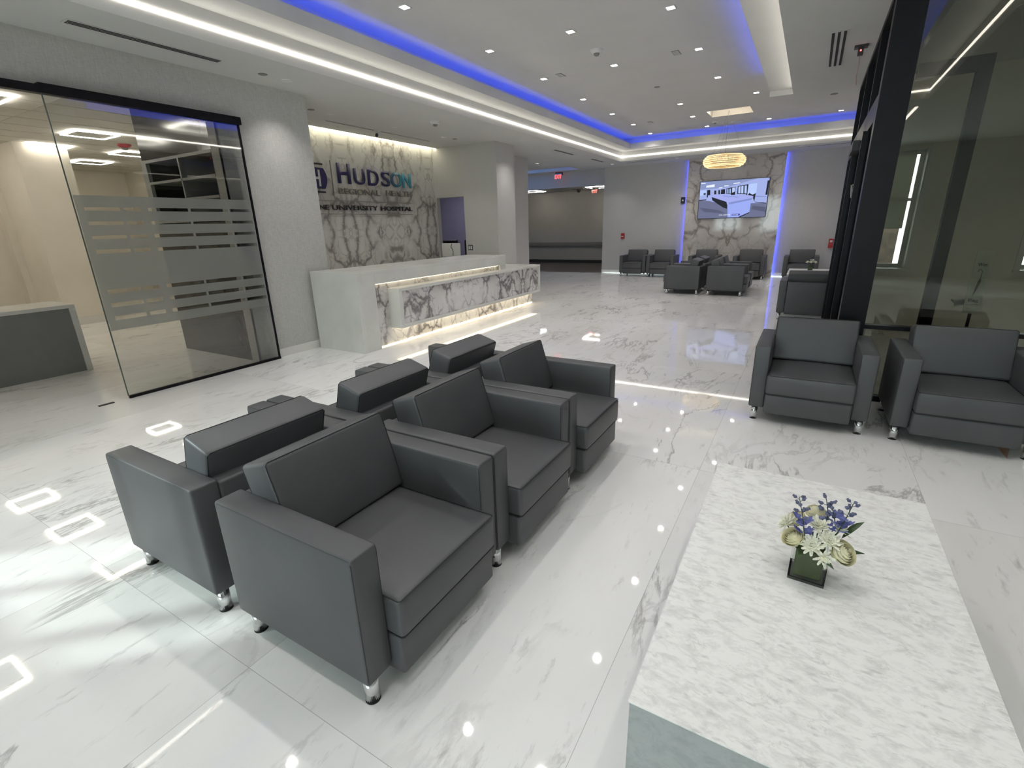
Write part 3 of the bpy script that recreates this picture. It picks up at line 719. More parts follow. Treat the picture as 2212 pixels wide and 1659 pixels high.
# emblem: barrel-sided badge with an H cut into it and a bar above and below
cyy, hz0, hz1 = 6.17, 2.325, 2.665
pts = []
for i in range(13): t_ = -1+2*i/12; pts.append((SX, cyy+.20+.065*(1-t_*t_), (hz0+hz1)/2+t_*(hz1-hz0)/2))
for i in range(13): t_ = 1-2*i/12; pts.append((SX, cyy-.20-.065*(1-t_*t_), (hz0+hz1)/2+t_*(hz1-hz0)/2))
MB().prism(pts, (.02,0,0)).build('emblem_badge', M['navy'], sg)
MB().box(SX+.02, SX+.026, cyy-.115, cyy-.075, 2.36, 2.63).box(SX+.02, SX+.026, cyy+.075, cyy+.115, 2.36, 2.63).box(SX+.02, SX+.026, cyy-.075, cyy+.075, 2.475, 2.515).build('emblem_letter', M['plastic'], sg)
for z in (2.715, 2.255): B(SX, SX+.02, cyy-.2, cyy+.2, z, z+.025).build('emblem_bar', M['blk_letter'], sg)

# ================================================================== RECEPTION DESK
dk = thing('reception_desk', 'white quartz and veined marble reception desk with lit recesses', 'desk', (-5.4, 6.9, 0))
def part(name, mb, m, parent, **kw):
    inv = Matrix.Translation(-Vector(parent.location)); mb.xf(inv); return mb.build(name, m, parent, **kw)
s = MB()
s.box(-5.83, -4.99, 4.49, 4.56, 0, 1.08)          # near end panel
s.box(-5.06, -4.99, 4.56, 4.80, 0, 1.04)          # front return of the end
s.box(-5.83, -4.99, 4.56, 8.23, 1.04, 1.08)       # high counter
s.box(-5.03, -4.99, 4.80, 8.23, .90, 1.04)        # fascia under the high counter
s.box(-5.03, -4.99, 8.03, 8.23, .80, .90)
s.box(-5.90, -5.83, 4.49, 4.8, 0, 1.08)
part('countertop_shell', s, M['quartz'], dk, bevel=.003)
part('marble_back_panel', B(-5.12, -5.07, 4.80, 8.20, 0.0, 1.04).box(-5.12, -5.07, 8.20, 9.44, 0.0, .772), M['desk_marble'], dk)
s = MB(); fx0, fx1, fy0, fy1, fz0, fz1 = -5.07, -4.86, 5.10, 9.42, .245, .812
s.box(fx0, fx1, fy0, fy1, fz0, fz0+.05); s.box(fx0, fx1, fy0, fy1, fz1-.045, fz1); s.box(fx0, fx1, fy0, fy0+.07, fz0+.05, fz1-.045); s.box(fx0, fx1, fy1-.06, fy1, fz0+.05, fz1-.045)
part('floating_frame', s, M['quartz'], dk, bevel=.003)
part('floating_marble', B(-5.07, -4.885, fy0+.07, fy1-.06, fz0+.05, fz1-.045), M['desk_marble'], dk)
part('low_counter', B(-5.75, -5.07, 8.23, 9.42, .775, .812).box(-5.75,-5.12,9.38,9.42,0,.775), M['quartz'], dk, bevel=.003)
part('inner_worktop', B(-5.83, -5.12, 4.8, 8.23, .70, .74), M['quartz'], dk)
part('led_strip', B(-5.066, -5.035, 4.84, 8.02, .888, .896), M['ledd'], dk)
part('led_strip', B(-5.055, -4.93, 5.14, 9.38, fz0-.008, fz0-.001), M['ledd'], dk)
part('led_strip', B(-5.069, -5.05, 4.84, 9.40, .004, .012), M['ledd'], dk)
# back counter with monitor
t = thing('back_counter', 'low white back counter behind the reception desk by the doorway', 'counter', (-7.0, 9.0, 0))
part('top', B(-7.55, -6.45, 8.9, 9.45, .86, .90), M['quartz'], t); part('cabinet', B(-7.5, -6.5, 8.95, 9.42, 0, .86), M['grey_lam'], t)
t = thing('monitor', 'white back of a computer monitor behind the reception desk, in front of the doorway', 'monitor', (-6.96, 9.12, .90))
MB().rbox((0,0,.22), (.25,.02,.15), .01, (0,.008,0)).build('housing', M['plastic'], t, smooth=True)
B(-.1,.1,-.07,.07,0,.012).box(-.025,.025,-.01,.03,.012,.12).build('stand', M['plastic'], t)
MB().tube([(.05,-.03,.36),(.02,-.035,.30),(.08,-.035,.2),(.06,-.03,.10)], .006, 6).build('cable', M['blackp'], t)
def office_chair(x, y, rz, lab):
    t = thing('office_chair', lab, 'chair', (x, y, 0), rz, 'black office chairs in the side room')
    MB().rbox((0,.0,1.02), (.23,.035,.28), .03, (0,.02,0)).build('backrest', M['blackp'], t, smooth=True)
    MB().rbox((0,-.25,.47), (.24,.24,.045), .03).build('seat', M['blackp'], t, smooth=True)
    MB().tube([(0,-.25,.43),(0,-.25,.08)], .03, 12).build('gas_post', M['chrome'], t)
    s = MB()
    for k in range(5): a = 2*PI*k/5; s.tube([(0,-.25,.09),(.28*math.cos(a),-.25+.28*math.sin(a),.05)], .02, 8); s.lathe((.28*math.cos(a),-.25+.28*math.sin(a),0),[(.02,0),(.025,.02),(.02,.05)],10)
    s.build('wheel_base', M['blackp'], t)
    MB().tube([(0,.03,.8),(0,.0,.5),(0,-.15,.44)], .02, 8).build('back_post', M['blackp'], t)
office_chair(-8.05, 10.5, .2, 'black office chair back in the side room, left of the white monitor')
office_chair(-7.35, 10.45, -.3, 'black office chair back in the side room, right behind the white monitor')
t = thing('light_switch', 'beige double wall switch on the pier beside the doorway', 'switch', (-6.69, 9.5, 1.157))
B(-.06,.06,-.006,0,-.06,.06).build('plate', M['blackp'], t); B(-.045,-.008,-.012,-.006,-.04,.04).build('rocker', M['plastic'], t); B(.008,.045,-.012,-.006,-.04,.04).build('rocker', M['plastic'], t)

# ================================================================== GLASS DOOR TO THE OFFICE
gd = thing('glass_door', 'frameless sliding glass door with frosted bands and black track', 'door', (-5.89, 2.95, 0))
gx0, gx1 = -5.896, -5.884
part('glass_pane', B(gx0, gx1, 2.07, 3.81, .03, 2.80), M['glass'], gd)
part('top_track', B(-5.945, -5.86, 2.05, 3.85, 2.80, 2.88), M['black'], gd)
part('glass_edge', B(-5.897, -5.883, 2.062, 2.069, .03, 2.80), simple('dark_glass_edge', (.05,.08,.07), .3), gd)
part('side_rail', B(-5.90, -5.88, 3.81, 3.83, .03, 2.80), M['black'], gd)
part('bottom_rail', B(-5.905, -5.875, 2.07, 3.83, 0.0, .03), M['black'], gd)
zs = [(1.862, .016), (1.733, .016), (1.604, .016), (1.471, .018), (1.091, .02), (.96, .02), (.829, .02)]
edges = [.711]
for z, h in zs[::-1]: edges += [z-h, z+h]
edges.append(1.982)
s = MB(); fxx = (-5.8835, -5.8825)
for i in range(0, len(edges), 2): s.box(*fxx, 2.075, 3.80, edges[i], edges[i+1])
gaps = [(2.075, 2.135), (2.42, 2.45), (2.60, 2.67), (3.06, 3.085), (3.505, 3.52), (3.785, 3.80)]
for z, h in zs:
    for a, b2 in gaps: s.box(*fxx, a, b2, z-h, z+h)
part('frosted_bands', s, M['frost'], gd)
tagged('door_track', B(-5.945, -5.87, -.6, 2.05, 2.80, 2.865), M['black'], 'black overhead track continuing left over the open office doorway', 'track')
tagged('sliding_guide', B(-5.91, -5.87, 1.80, 1.93, 0, .006), M['black'], 'short black floor guide beside the glass door foot', 'floor guide')
struct('trim_3', B(-6.0, -5.95, 3.575, 3.60, 0, 2.84), M['white'])

# office furniture
cb_ = thing('dark_cabinet', 'tall dark gloss cabinet wall with open grey shelves behind the glass door', 'cabinet', (-6.9, 3.57, 0))
s = MB()
s.box(-7.79, -6.12, 3.60, 4.10, 0, 1.75); s.box(-7.79, -6.12, 3.60, 4.10, 2.55, 3.2); s.box(-7.79, -7.74, 3.60, 4.10, 1.75, 2.55); s.box(-7.79, -6.12, 4.06, 4.10, 1.75, 2.55)
part('gloss_body', s, M['dark_lam'], cb_)
s = MB()
s.box(-7.78, -7.66, 3.575, 3.62, 1.75, 2.55); s.box(-7.66, -6.12, 3.575, 4.0, 2.51, 2.545); s.box(-7.66, -6.12, 3.575, 4.0, 2.25, 2.28); s.box(-7.66, -6.12, 3.575, 4.0, 2.02, 2.05); s.box(-7.66, -6.12, 3.575, 4.0, 1.76, 1.79)
s.box(-6.88, -6.85, 3.575, 4.0, 1.79, 2.51)
part('shelf_boards', s, M['shelf_grey'], cb_)
part('shelf_lining', B(-7.66, -6.12, 4.0, 4.05, 1.75, 2.55), M['shelf_in'], cb_)
od = thing('office_counter', 'grey office counter with pale marble top at the left picture edge', 'counter', (-8.4, 1.2, 0))
part('front_panel', B(-8.3, -7.72, -.6, 2.36, 0, .79), M['grey_lam'], od)
part('marble_top', B(-8.4, -7.70, -.6, 2.42, .79, .835).box(-8.4, -7.70, 2.36, 2.42, 0, .79), M['quartz'], od, bevel=.003)
od = thing('shelf_counter', 'white-topped open shelf counter standing behind the grey office counter', 'shelf', (-10.4, .5, 0))
part('top', B(-11.0, -9.9, -.6, 1.78, 1.05, 1.12), M['quartz'], od); part('end_panel', B(-11, -9.9, 1.70, 1.78, 0, 1.05).box(-11, -9.9, 1.16, 1.20, 0, 1.05), M['quartz'], od); part('back_panel', B(-11.0, -10.9, -.6, 1.7, 0, 1.05), M['office_wall'], od)

# ================================================================== CORRIDOR AND BACK WALL ITEMS
def exit_sign(x, y, z, w_, lab):
    t = thing('exit_sign', lab, 'sign', (x, y, z), 0, 'exit signs')
    h = w_*.62
    B(-w_*.5, w_*.5, -.006, .006, -h, 0).build('clear_plate', M['vglass'], t)
    B(-w_*.32, w_*.42, -.03, .03, .0, .035).build('canopy', M['blackp'], t)
    B(w_*.45, w_*.56, -.02, .02, -.06, .035).build('side_bracket', M['blackp'], t)
    text_obj('exit_letters', 'EXIT', frame_m((-w_*.42, -.007, -h*.86), (1,0,0), (0,0,1)), w_*.84, h*.66, emit('exit_red', (1,.05,.03), .9), t, .003, .01)
exit_sign(-7.68, 16.3, 3.255, .30, 'red exit sign hanging in front of the corridor header')
exit_sign(-7.40, 19.0, 2.88, .28, 'red exit sign hanging in the corridor below the right light frame')
slot_diffuser(-9.0, 19.6, .5, .12, 2.93, 1, 'dark vent in the corridor ceiling left of the dome camera', 'x')
t = thing('dome_camera', 'black dome camera under the corridor ceiling beside the far exit sign', 'camera', (-8.15, 19.2, 2.93))
B(-.25,.25,-.12,.12,-.02,0).build('mount_plate', M['ventg'], t); MB().lathe((0,0,-.14), [(.01,0),(.05,.02),(.08,.07),(.08,.12)], 20).build('dome', M['blackp'], t, smooth=True)
# marble feature wall with blue side light
tagged('feature_panel', B(-3.34, -.81, 16.06, 16.14, 0, ZL), M['tv_marble'], 'full-height bookmatched marble panel carrying the television', 'wall panel')
for x0, x1, nm in ((-3.33, -3.30, 'left'), (-.85, -.82, 'right')):
    tagged('blue_edge_light', B(x0, x1, 16.145, 16.16, .02, ZL-.02), M['bluev'], 'vertical blue light behind the %s edge of the marble television panel' % nm, 'light', 'blue lights behind the marble panel')
tv = thing('television', 'wall-mounted television showing a blue-toned room with a white counter', 'television', (-2.06, 16.05, 1.645))
TW, TH = 1.83, 1.045
B(-TW/2, TW/2, -.035, .008, 0, TH).build('bezel', M['blackp'], tv)
scr_cols = dict(wall=(.45,.52,.82), ceil=(.34,.40,.62), floor=(.22,.24,.36), floor2=(.16,.17,.26), counter=(.42,.50,.90), ctop=(.46,.50,.86), ctop2=(.30,.36,.66), dark=(.01,.015,.04), win=(.55,.66,.95), lite=(.85,.9,1), box=(.06,.09,.45))
sk = list(scr_cols); smats = [emit('screen_'+k_, tuple(c**1.35 for c in scr_cols[k_]), .36) for k_ in sk]
for m_ in smats: m_.node_tree.nodes['Principled BSDF'].inputs['Base Color'].default_value = (.01,.01,.01,1)
TL, TR, BR, BL = (170,245), (2105,110), (1965,1215), (105,1270)
def uv(px, py):
    # inverse bilinear by iteration, crop pixels to screen fraction
    u, v = .5, .5
    for _ in range(25):
        x = (1-v)*((1-u)*TL[0]+u*TR[0])+v*((1-u)*BL[0]+u*BR[0]); y = (1-v)*((1-u)*TL[1]+u*TR[1])+v*((1-u)*BL[1]+u*BR[1])
        u += (px-x)/1930; v += (py-y)/1040
    return max(0,min(1,u)), max(0,min(1,v))
sp_ = MB(); lay = [0]
def sp(k_, *pts):
    lay[0] += 1; yy = -.0355-.00012*lay[0]; q = []
    for a in pts:
        u, v = uv(*a); q.append((-TW/2+.015+u*(TW-.03), yy, .015+(1-v)*(TH-.03)))
    sp_.poly(q, sk.index(k_))
sp('wall', TL, TR, BR, BL)
sp('ceil', TL, (1800,130), (900,390), (600,420), (160,460))
sp('floor', (135,760), (430,770), (960,880), (1600,830), (2010,820), BR, BL)
sp('floor2', (150,960), (700,1020), (900,1120), (300,1080)); sp('floor2', (1650,900), (1990,940), (1985,1080), (1600,1000))
sp('dark', (140,740), (350,725), (350,750), (140,768)); sp('win', (165,480), (340,470), (340,600), (160,630)); sp('dark', (265,555), (330,550), (325,600), (265,600))
sp('dark', (370,465), (460,462), (460,600), (360,690)); sp('dark', (575,475), (635,475), (635,580), (575,585)); sp('dark', (695,465), (740,460), (740,580), (695,580)); sp('dark', (770,450), (885,435), (885,570), (765,575))
sp('dark', (925,415), (1180,365), (1165,595), (1060,600), (1040,575), (925,570))
for a in (945, 985, 1025): sp('win', (a,425), (a+22,420), (a+22,560), (a,562))
sp('win', (1085,400), (1165,385), (1160,500), (1085,540))
sp('dark', (1240,350), (1535,295), (1500,600), (1480,600), (1470,575), (1225,570))
for a in (1260, 1340, 1430): sp('win', (a,365-(a-1260)*.15), (a+60,352-(a-1260)*.15), (a+55,555), (a-5,555))
sp('win', (1545,300), (1775,260), (1740,560), (1700,600), (1520,560)); sp('dark', (1515,600), (1560,540), (1640,590), (1735,545), (1720,620), (1690,790), (1640,620))
sp('ctop', (400,610), (800,585), (1670,630), (1650,690), (950,860), (930,790), (500,660)); sp('wall', (395,610), (510,640), (510,760), (400,770))
sp('ctop2', (830,610), (1320,660), (1250,670), (850,630)); sp('ctop2', (1000,810), (1650,680), (1620,735), (990,870))
sp('dark', (510,660), (925,790), (950,870), (945,990), (830,950), (520,750)); sp('counter', (960,875), (1610,735), (1560,1090), (1270,1225), (960,1235))
sp('dark', (1560,1080), (1545,1110), (1320,1225), (1250,1225)); sp('dark', (1710,785), (2010,820), (2005,840), (1700,800)); sp('ctop2', (1730,620), (2010,635), (2010,655), (1730,650)); sp('dark', (2050,190), (2095,190), (2040,590), (1985,590))
for a in ((200,275,330,265),(870,335,1000,330),(1130,265,1310,245),(720,390,820,382)): sp('lite', (a[0],a[1]), (a[2],a[3]), (a[2]-20,a[3]+25), (a[0]-20,a[1]+28))
sp('box', (1085,1140), (1305,1128), (1300,1180), (1075,1190)); sp('lite', (345,345), (585,305), (580,380), (335,400))
sp_.build('screen_picture', smats, tv)
lx, lz_ = uv(720, 1185); text_obj('screen_caption', 'FOR A BETTER', frame_m((-TW/2+.015+lx*(TW-.03), -.0405, .015+(1-lz_)*(TH-.03)), (1,0,0), (0,0,1)), .31, .03, smats[sk.index('lite')], tv, .0005, .01)
lx, lz_ = uv(1100, 1178); text_obj('screen_caption', 'FUTURE', frame_m((-TW/2+.015+lx*(TW-.03), -.0405, .015+(1-lz_)*(TH-.03)), (1,0,0), (0,0,1)), .15, .026, smats[sk.index('lite')], tv, .0005, .01)
t = thing('fire_alarm', 'small red fire alarm pull box on the far wall above the left armchairs', 'fire alarm', (-5.29, 16.2, 1.195))
B(-.055,.055,-.05,0,-.085,.085).build('housing', M['red'], t, bevel=.006); B(-.035,.035,-.06,-.05,-.03,.0).build('pull_handle', M['plastic'], t)
t = thing('fire_alarm', 'red alarm box on the far wall at the edge of the black storefront', 'fire alarm', (.52, 16.2, .92))
B(-.055,.055,-.06,0,-.12,.12).build('housing', M['red'], t, bevel=.006); B(-.03,.03,-.07,-.06,.03,.08).build('strobe', M['plastic'], t)
t = thing('card_reader', 'small black wall box with white dot left of the blue-edged marble panel', 'card reader', (-3.46, 16.2, 2.2))
B(-.06,.06,-.035,0,-.09,.09).build('housing', M['blackp'], t, bevel=.004); MB().tube([(0,-.036,0),(0,-.04,0)], .025, 14).build('dot', M['plastic'], t)

# ================================================================== CHANDELIER
ch = thing('chandelier', 'round tiered crystal chandelier glowing gold in front of the television wall', 'chandelier', (-1.86, 12.55, 2.76))
def circ(r, z, n=48): return [(r*math.cos(2*PI*k/n), r*math.sin(2*PI*k/n), z) for k in range(n)]
for i, (r, z) in enumerate(((.36,.20), (.40,.165), (.425,.13), (.43,.09), (.42,.05), (.39,.01), (.34,-.015))):
    MB().tube(circ(r, z), .007, 6, True).build('crystal_hoop', M['gold'], ch, smooth=True)
def strand(a):
    s = MB()
    HP = ((.36,.20), (.40,.165), (.425,.13), (.43,.09), (.42,.05), (.39,.01), (.34,-.015))
    for da in (-.033, .033): s.tube([((r+.006)*math.cos(a+da), (r+.006)*math.sin(a+da), z-.012) for r, z in HP], .0012, 4)
    s.tube([(.366*math.cos(a-.033), .366*math.sin(a-.033), .188), (.366*math.cos(a+.033), .366*math.sin(a+.033), .188)], .0012, 4)
    for (r, z) in HP:
        for da in (-.033, .033):
            s.lathe(((r+.006)*math.cos(a+da), (r+.006)*math.sin(a+da), z-.012), [(.002,-.013),(.0095,-.002),(.0095,.006),(.003,.013)], 6)
    return s
for k in range(48): strand(2*PI*k/48).build('crystal_strand', M['crystal'], ch)
MB().tube([(0,0,ZT-2.76),(0,0,.24)], .003, 6).build('cable', M['ventg'], ch)
for k in range(3):
    a = 2*PI*k/3+.4; MB().tube([(0,0,ZT-2.76),(.4*math.cos(a),.4*math.sin(a),.165)], .0018, 5).build('cable', M['ventg'], ch)
MB().lathe((0,0,.20), [(.05,0),(.06,.02),(.02,.05)], 16).tube([(-.36,0,.2),(.36,0,.2)], .006, 6).tube([(0,-.36,.2),(0,.36,.2)], .006, 6).build('hub', M['gold'], ch)
# canopy up in the box
MB().lathe((0,0,ZT-2.76+.17), [(.1,0),(.1,.03)], 20).build('canopy', M['gold'], ch)

# ================================================================== ARMCHAIRS
W, D, AH, AB, AW = .82, .75, .63, .115, .113
def make_chair():
    t = thing('armchair', 'x', 'armchair')
    # local frame: width along x, front towards -y; y from -D/2 to D/2
    f, bk = -D/2, D/2
    for sx in (-1, 1):
        cx = sx*(W/2-AW/2)
        a = MB().rbox((cx, 0, (AH+AB)/2), (AW/2, D/2, (AH-AB)/2), .012, (.004,.004,.003)); arm = a.build('arm', M['vinyl'], t, smooth=True)
        s = MB()
        for xx in (cx-AW/2-.0005, cx+AW/2+.0005):
            sgn = -1 if xx < cx else 1
            xs_ = xx-sgn*.004
            s.tube([(xs_, bk-.02, AH-.006), (xs_, f+.012, AH-.006), (xs_, f+.004, AH-.02), (xs_, f+.003, AB+.02)], .0022, 5)
        s.build('seam', M['piping'], arm)
    iw = W-2*AW
    # seat base, seat cushion (both come out past the arms)
    MB().rbox((0, -.035, .170), (iw/2-.002, .355+.04, .083), .016, (0,.004,0)).build('seat_base', M['vinyl'], t, smooth=True)
    sc_ = MB().rbox((0, -.06, .335), (iw/2+.0, .33+.055, .081), .022, (.0,.006,.014)).build('seat_cushion', M['vinyl'], t, smooth=True)
    s = MB(); yf = -.06-.385
    for z in (.335+.081-.004, .335-.081+.004):
        s.tube([(-iw/2+.004, .1, z), (-iw/2+.004, yf+.012, z), (-iw/2+.012, yf+.004, z), (iw/2-.012, yf+.004, z), (iw/2-.004, yf+.012, z), (iw/2-.004, .1, z)], .0022, 5)
    s.build('seam', M['piping'], sc_)
    # back frame between the arms and leaning back cushion
    MB().rbox((0, bk-.045, .365), (iw/2, .045, .250), .016, (0,.004,0)).build('back_frame', M['vinyl'], t, smooth=True)
    b = MB().rbox((0,0,0), (iw/2+.004, .086, .185), .018, (0,.010,.004))
    Mx = Matrix.Translation((0, .205, .585)) @ Matrix.Rotation(math.radians(-17), 4, 'X')
    b.xf(Mx); bc = b.build('back_cushion', M['vinyl'], t, smooth=True)
    s = MB(); hx_, hy_, hz_ = iw/2+.004-.005, .086-.003, .185-.004
    s.tube([(-hx_, -hy_, -.12), (-hx_, -hy_, hz_-.01), (-hx_+.012, -hy_, hz_), (hx_-.012, -hy_, hz_), (hx_, -hy_, hz_-.01), (hx_, -hy_, -.12)], .0022, 5)
    s.tube([(-hx_, hy_, -.12), (-hx_, hy_, hz_-.01), (-hx_+.012, hy_, hz_), (hx_-.012, hy_, hz_), (hx_, hy_, hz_-.01), (hx_, hy_, -.12)], .0022, 5)
    s.xf(Mx); s.build('seam', M['piping'], bc)
    for sx in (-1, 1):
        for sy in (-1, 1):
            x, y = sx*(W/2-.045), sy*(D/2-.045)
            lg = MB().lathe((x, y, .003), [(.027,0),(.027,.115)], 24).build('leg', M['chrome'], t, smooth=False)
            for p in lg.data.polygons:
                if abs(p.normal.z) < .5: p.use_smooth = True
            MB().lathe((x, y, 0), [(.0278,0),(.0278,.003)], 20).build('foot_pad', M['nearblack'], lg)
    return t
CH = make_chair(); first = [True]
def put_chair(x, y, rz, lab, group):
    o = CH if first[0] else copy_tree(CH); first[0] = False
    o.location = (x, y, 0); o.rotation_euler = (0,0,rz); tag(o, lab, 'armchair', group)
# front faces -y at rz=0; facing +x means rz=+90deg, facing -x rz=-90deg
g1 = 'charcoal armchairs in the back-to-back block near the camera'
for i, nm in enumerate(('nearest', 'middle', 'farthest')):
    put_chair(-1.86+D/2+.025, .81+W/2+i*.83, PI/2, 'charcoal armchair facing the marble table, %s of the right-hand row of three' % nm, g1)
for i, nm in enumerate(('nearest', 'middle', 'farthest')):
    put_chair(-2.745+D/2, .805+W/2+i*.83, -PI/2, 'charcoal armchair facing the glass door, %s of the left-hand row of three' % nm, g1)
g2 = 'charcoal armchairs in front of the storefront glass'
put_chair(.155, 4.27+D/2, 0, 'charcoal armchair in front of the black storefront post', g2)
put_chair(1.105, 4.27+D/2, 0, 'charcoal armchair in front of the storefront glass with the umbrella bag stand', g2)
g3 = 'charcoal armchairs in the far waiting area'
for i, nm in enumerate(('nearer', 'farther')):
    put_chair(-2.77+D/2, 11.7+W/2+i*.83, -PI/2, 'far charcoal armchair facing the corridor, %s one of the left-hand pair' % nm, g3)
    put_chair(-1.86+D/2, 11.7+W/2+i*.83, PI/2, 'far charcoal armchair facing the storefront, %s one of the right-hand pair' % nm, g3)
for x, nm in ((-4.64, 'charcoal armchair against the far wall, leftmost, under the red fire alarm'), (-3.80, 'charcoal armchair against the far wall beside the left blue light'),
              (-2.57, 'charcoal armchair against the marble panel under the left half of the television'), (-1.37, 'charcoal armchair against the marble panel below the right half of the television'),
              (-.11, 'charcoal armchair against the far wall right of the blue-edged panel')):
    put_chair(x, 15.22+D/2, 0, nm, g3)
put_chair(.09, 9.15+D/2, PI, 'charcoal armchair seen from behind, half hidden by the storefront', g3)

# ================================================================== TABLES
def table(x0, x1, y0, y1, h, lab):
    t = thing('coffee_table', lab, 'table', ((x0+x1)/2, (y0+y1)/2, 0), 0, 'marble-look box tables')
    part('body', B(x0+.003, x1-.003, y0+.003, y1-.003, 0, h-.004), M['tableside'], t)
    part('top', B(x0, x1, y0, y1, h-.004, h), M['tabletop'], t)
table(-.238, .568, .925, 2.388, .45, 'large box table with pale grey-veined marble surface in the foreground')
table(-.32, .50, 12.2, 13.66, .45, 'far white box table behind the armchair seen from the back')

# ================================================================== FLOWERS
def rose(name, c, r, mat, lab, tilt=(0,0), seed=0, parent=None):
    rnd = random.Random(seed); t = thing(name, lab, 'flower', c)
    s = MB()
    for ring, (n, rb, rt, top) in enumerate(((2,.16,.09,.62),(3,.34,.20,.66),(3,.46,.33,.64),(4,.58,.47,.58),(4,.70,.60,.48),(5,.80,.74,.34),(5,.86,.92,.14))):
        for k in range(n):
            a0 = 2*PI*k/n + ring*.9 + rnd.uniform(-.2,.2); wa = 2*PI/n*.85; b = len(s.v)
            for i in range(7):
                v = i/6
                for j in range(8):
                    u = -1+2*j/7
                    rad = r*(rb*(.45+.55*math.sin(min(1,v*1.4)*PI/2)) + (rt-rb)*v*v + .035*u + (.06*v**6 if ring > 3 else 0))
                    z = r*(-.62+(top+.62)*v - .10*v*u*u )
                    a = a0+u*wa*(.75+.3*math.sin(v*PI/2))
                    s.v.append((rad*math.cos(a), rad*math.sin(a), z))
            for i in range(6):
                for j in range(7): s.f.append([b+i*8+j, b+i*8+j+1, b+(i+1)*8+j+1, b+(i+1)*8+j]); s.m.append(0)
    R_ = Matrix.Rotation(tilt[0], 4, 'X') @ Matrix.Rotation(tilt[1], 4, 'Y'); s.xf(R_)
    s.build('petals', mat, t, smooth=True)
    q = Vector((.145,1.665,.50))-Vector(c)
    MB().tube([(0,0,-r*.5), tuple(q*.5+Vector((0,0,-r*.3))), tuple(q)], .0025, 6).build('stem', M['leaf'], t)
    return t
def mum(name, c, r, mat, lab, tilt=(0,0), seed=0, n=44, stem_to=(.145,1.665,.50)):
    rnd = random.Random(seed); t = thing(name, lab, 'flower', c); s = MB()
    for k in range(n):
        f = k/n; el = 1.35-1.55*f; a = k*2.39996; L = r*(.35+.65*f)*rnd.uniform(.85,1.1)
        st = len(s.v); wd = r*.13
        s.prism([(.15*L,-wd*.3,0),(.55*L,-wd,.02*L),(.9*L,-wd*.7,.10*L),(L,0,.16*L),(.9*L,wd*.7,.10*L),(.55*L,wd,.02*L),(.15*L,wd*.3,0)], (0,0,.0012))
        s.xf(Matrix.Rotation(a,4,'Z') @ Matrix.Rotation(-el,4,'Y'), st)
    s.xf(Matrix.Rotation(tilt[0],4,'X') @ Matrix.Rotation(tilt[1],4,'Y')); s.build('petals', mat, t)
    MB().lathe((0,0,-.006), [(.006,0),(.012,.004),(.01,.012),(.003,.016)], 10).build('heart', M['petal'], t, smooth=True)
    q = Vector(stem_to)-Vector(c)
    MB().tube([(0,0,-.004), tuple(q*.5), tuple(q)], .0022, 6).build('stem', M['leaf'], t)
def spike(c0, c1, lab, seed, nb=13, mat=None, open_low=True, stem_to=(.145,1.665,.50)):
    rnd = random.Random(seed); t = thing('delphinium', lab, 'flower', c0); v = Vector(c1)-Vector(c0)
    q = Vector(stem_to)-Vector(c0)
    MB().tube([tuple(q), (0,0,0), tuple(v*.5+Vector((.002,0,.002))), tuple(v)], [.002,.002,.0016,.001], 6).build('stem', M['leaf'], t)
    for k in range(nb):
        f = k/(nb-1); p = v*f; a = k*2.4+seed; R_ = .022*(1-.45*f)
        e = p+Vector((math.cos(a)*R_, math.sin(a)*R_, .004+.004*f)); s = MB()
        if open_low and f < .45:
            for j in range(5):
                st = len(s.v); L = .017
                s.prism([(0,0,0),(.5*L,-.42*L,.1*L),(L,-.15*L,.25*L),(L,.15*L,.25*L),(.5*L,.42*L,.1*L)], (0,0,.0008)); s.xf(Matrix.Translation(e) @ Matrix.Rotation(a,4,'Z') @ Matrix.Rotation(-.6,4,'Y') @ Matrix.Rotation(j*2*PI/5+.4,4,'Z'), st)
            s.tube([tuple(p), tuple(e)], .0009, 5)
            s.build('blossom', M['petalb'], t)
        else:
            b_r = .0085*(1-.35*f); st = len(s.v)
            s.lathe((0,0,0), [(.001,-b_r),(b_r*.8,-b_r*.4),(b_r,.2*b_r),(b_r*.55,b_r),(b_r*.7,b_r*1.5)], 8); s.xf(Matrix.Translation(e) @ Matrix.Rotation(a,4,'Z') @ Matrix.Rotation(1.0,4,'Y'), st)
            s.tube([tuple(p), tuple(e)], .0009, 5)
            s.build('bud', M['petald'], t, smooth=True)
def leafblade(c0, c1, wd, lab, bend=.01):
    a, b2 = Vector(c0), Vector(c1); ax = (b2-a); side = ax.cross(Vector((0,0,1))).normalized()*wd; s = MB(); st = 0; prev = None
    n = 7; L = []
    for i in range(n+1):
        f = i/n; p = a+ax*f+Vector((0,0,bend*math.sin(f*PI))); w_ = math.sin(min(1,f*1.05)*PI)**.8 if 0 < f < 1 else .02
        L.append((p-side*w_, p+Vector((0,0,-wd*.25*w_)), p+side*w_))
    for l in L: s.v += [tuple(q) for q in l]
    for i in range(n):
        for j in range(2): s.f.append([i*3+j, i*3+j+1, (i+1)*3+j+1, (i+1)*3+j]); s.m.append(0)
    o = s.build('leaf', M['leaf'], smooth=True); tag(o, lab, 'leaf'); m_s = o.modifiers.new('thick', 'SOLIDIFY'); m_s.thickness = .0008; return o

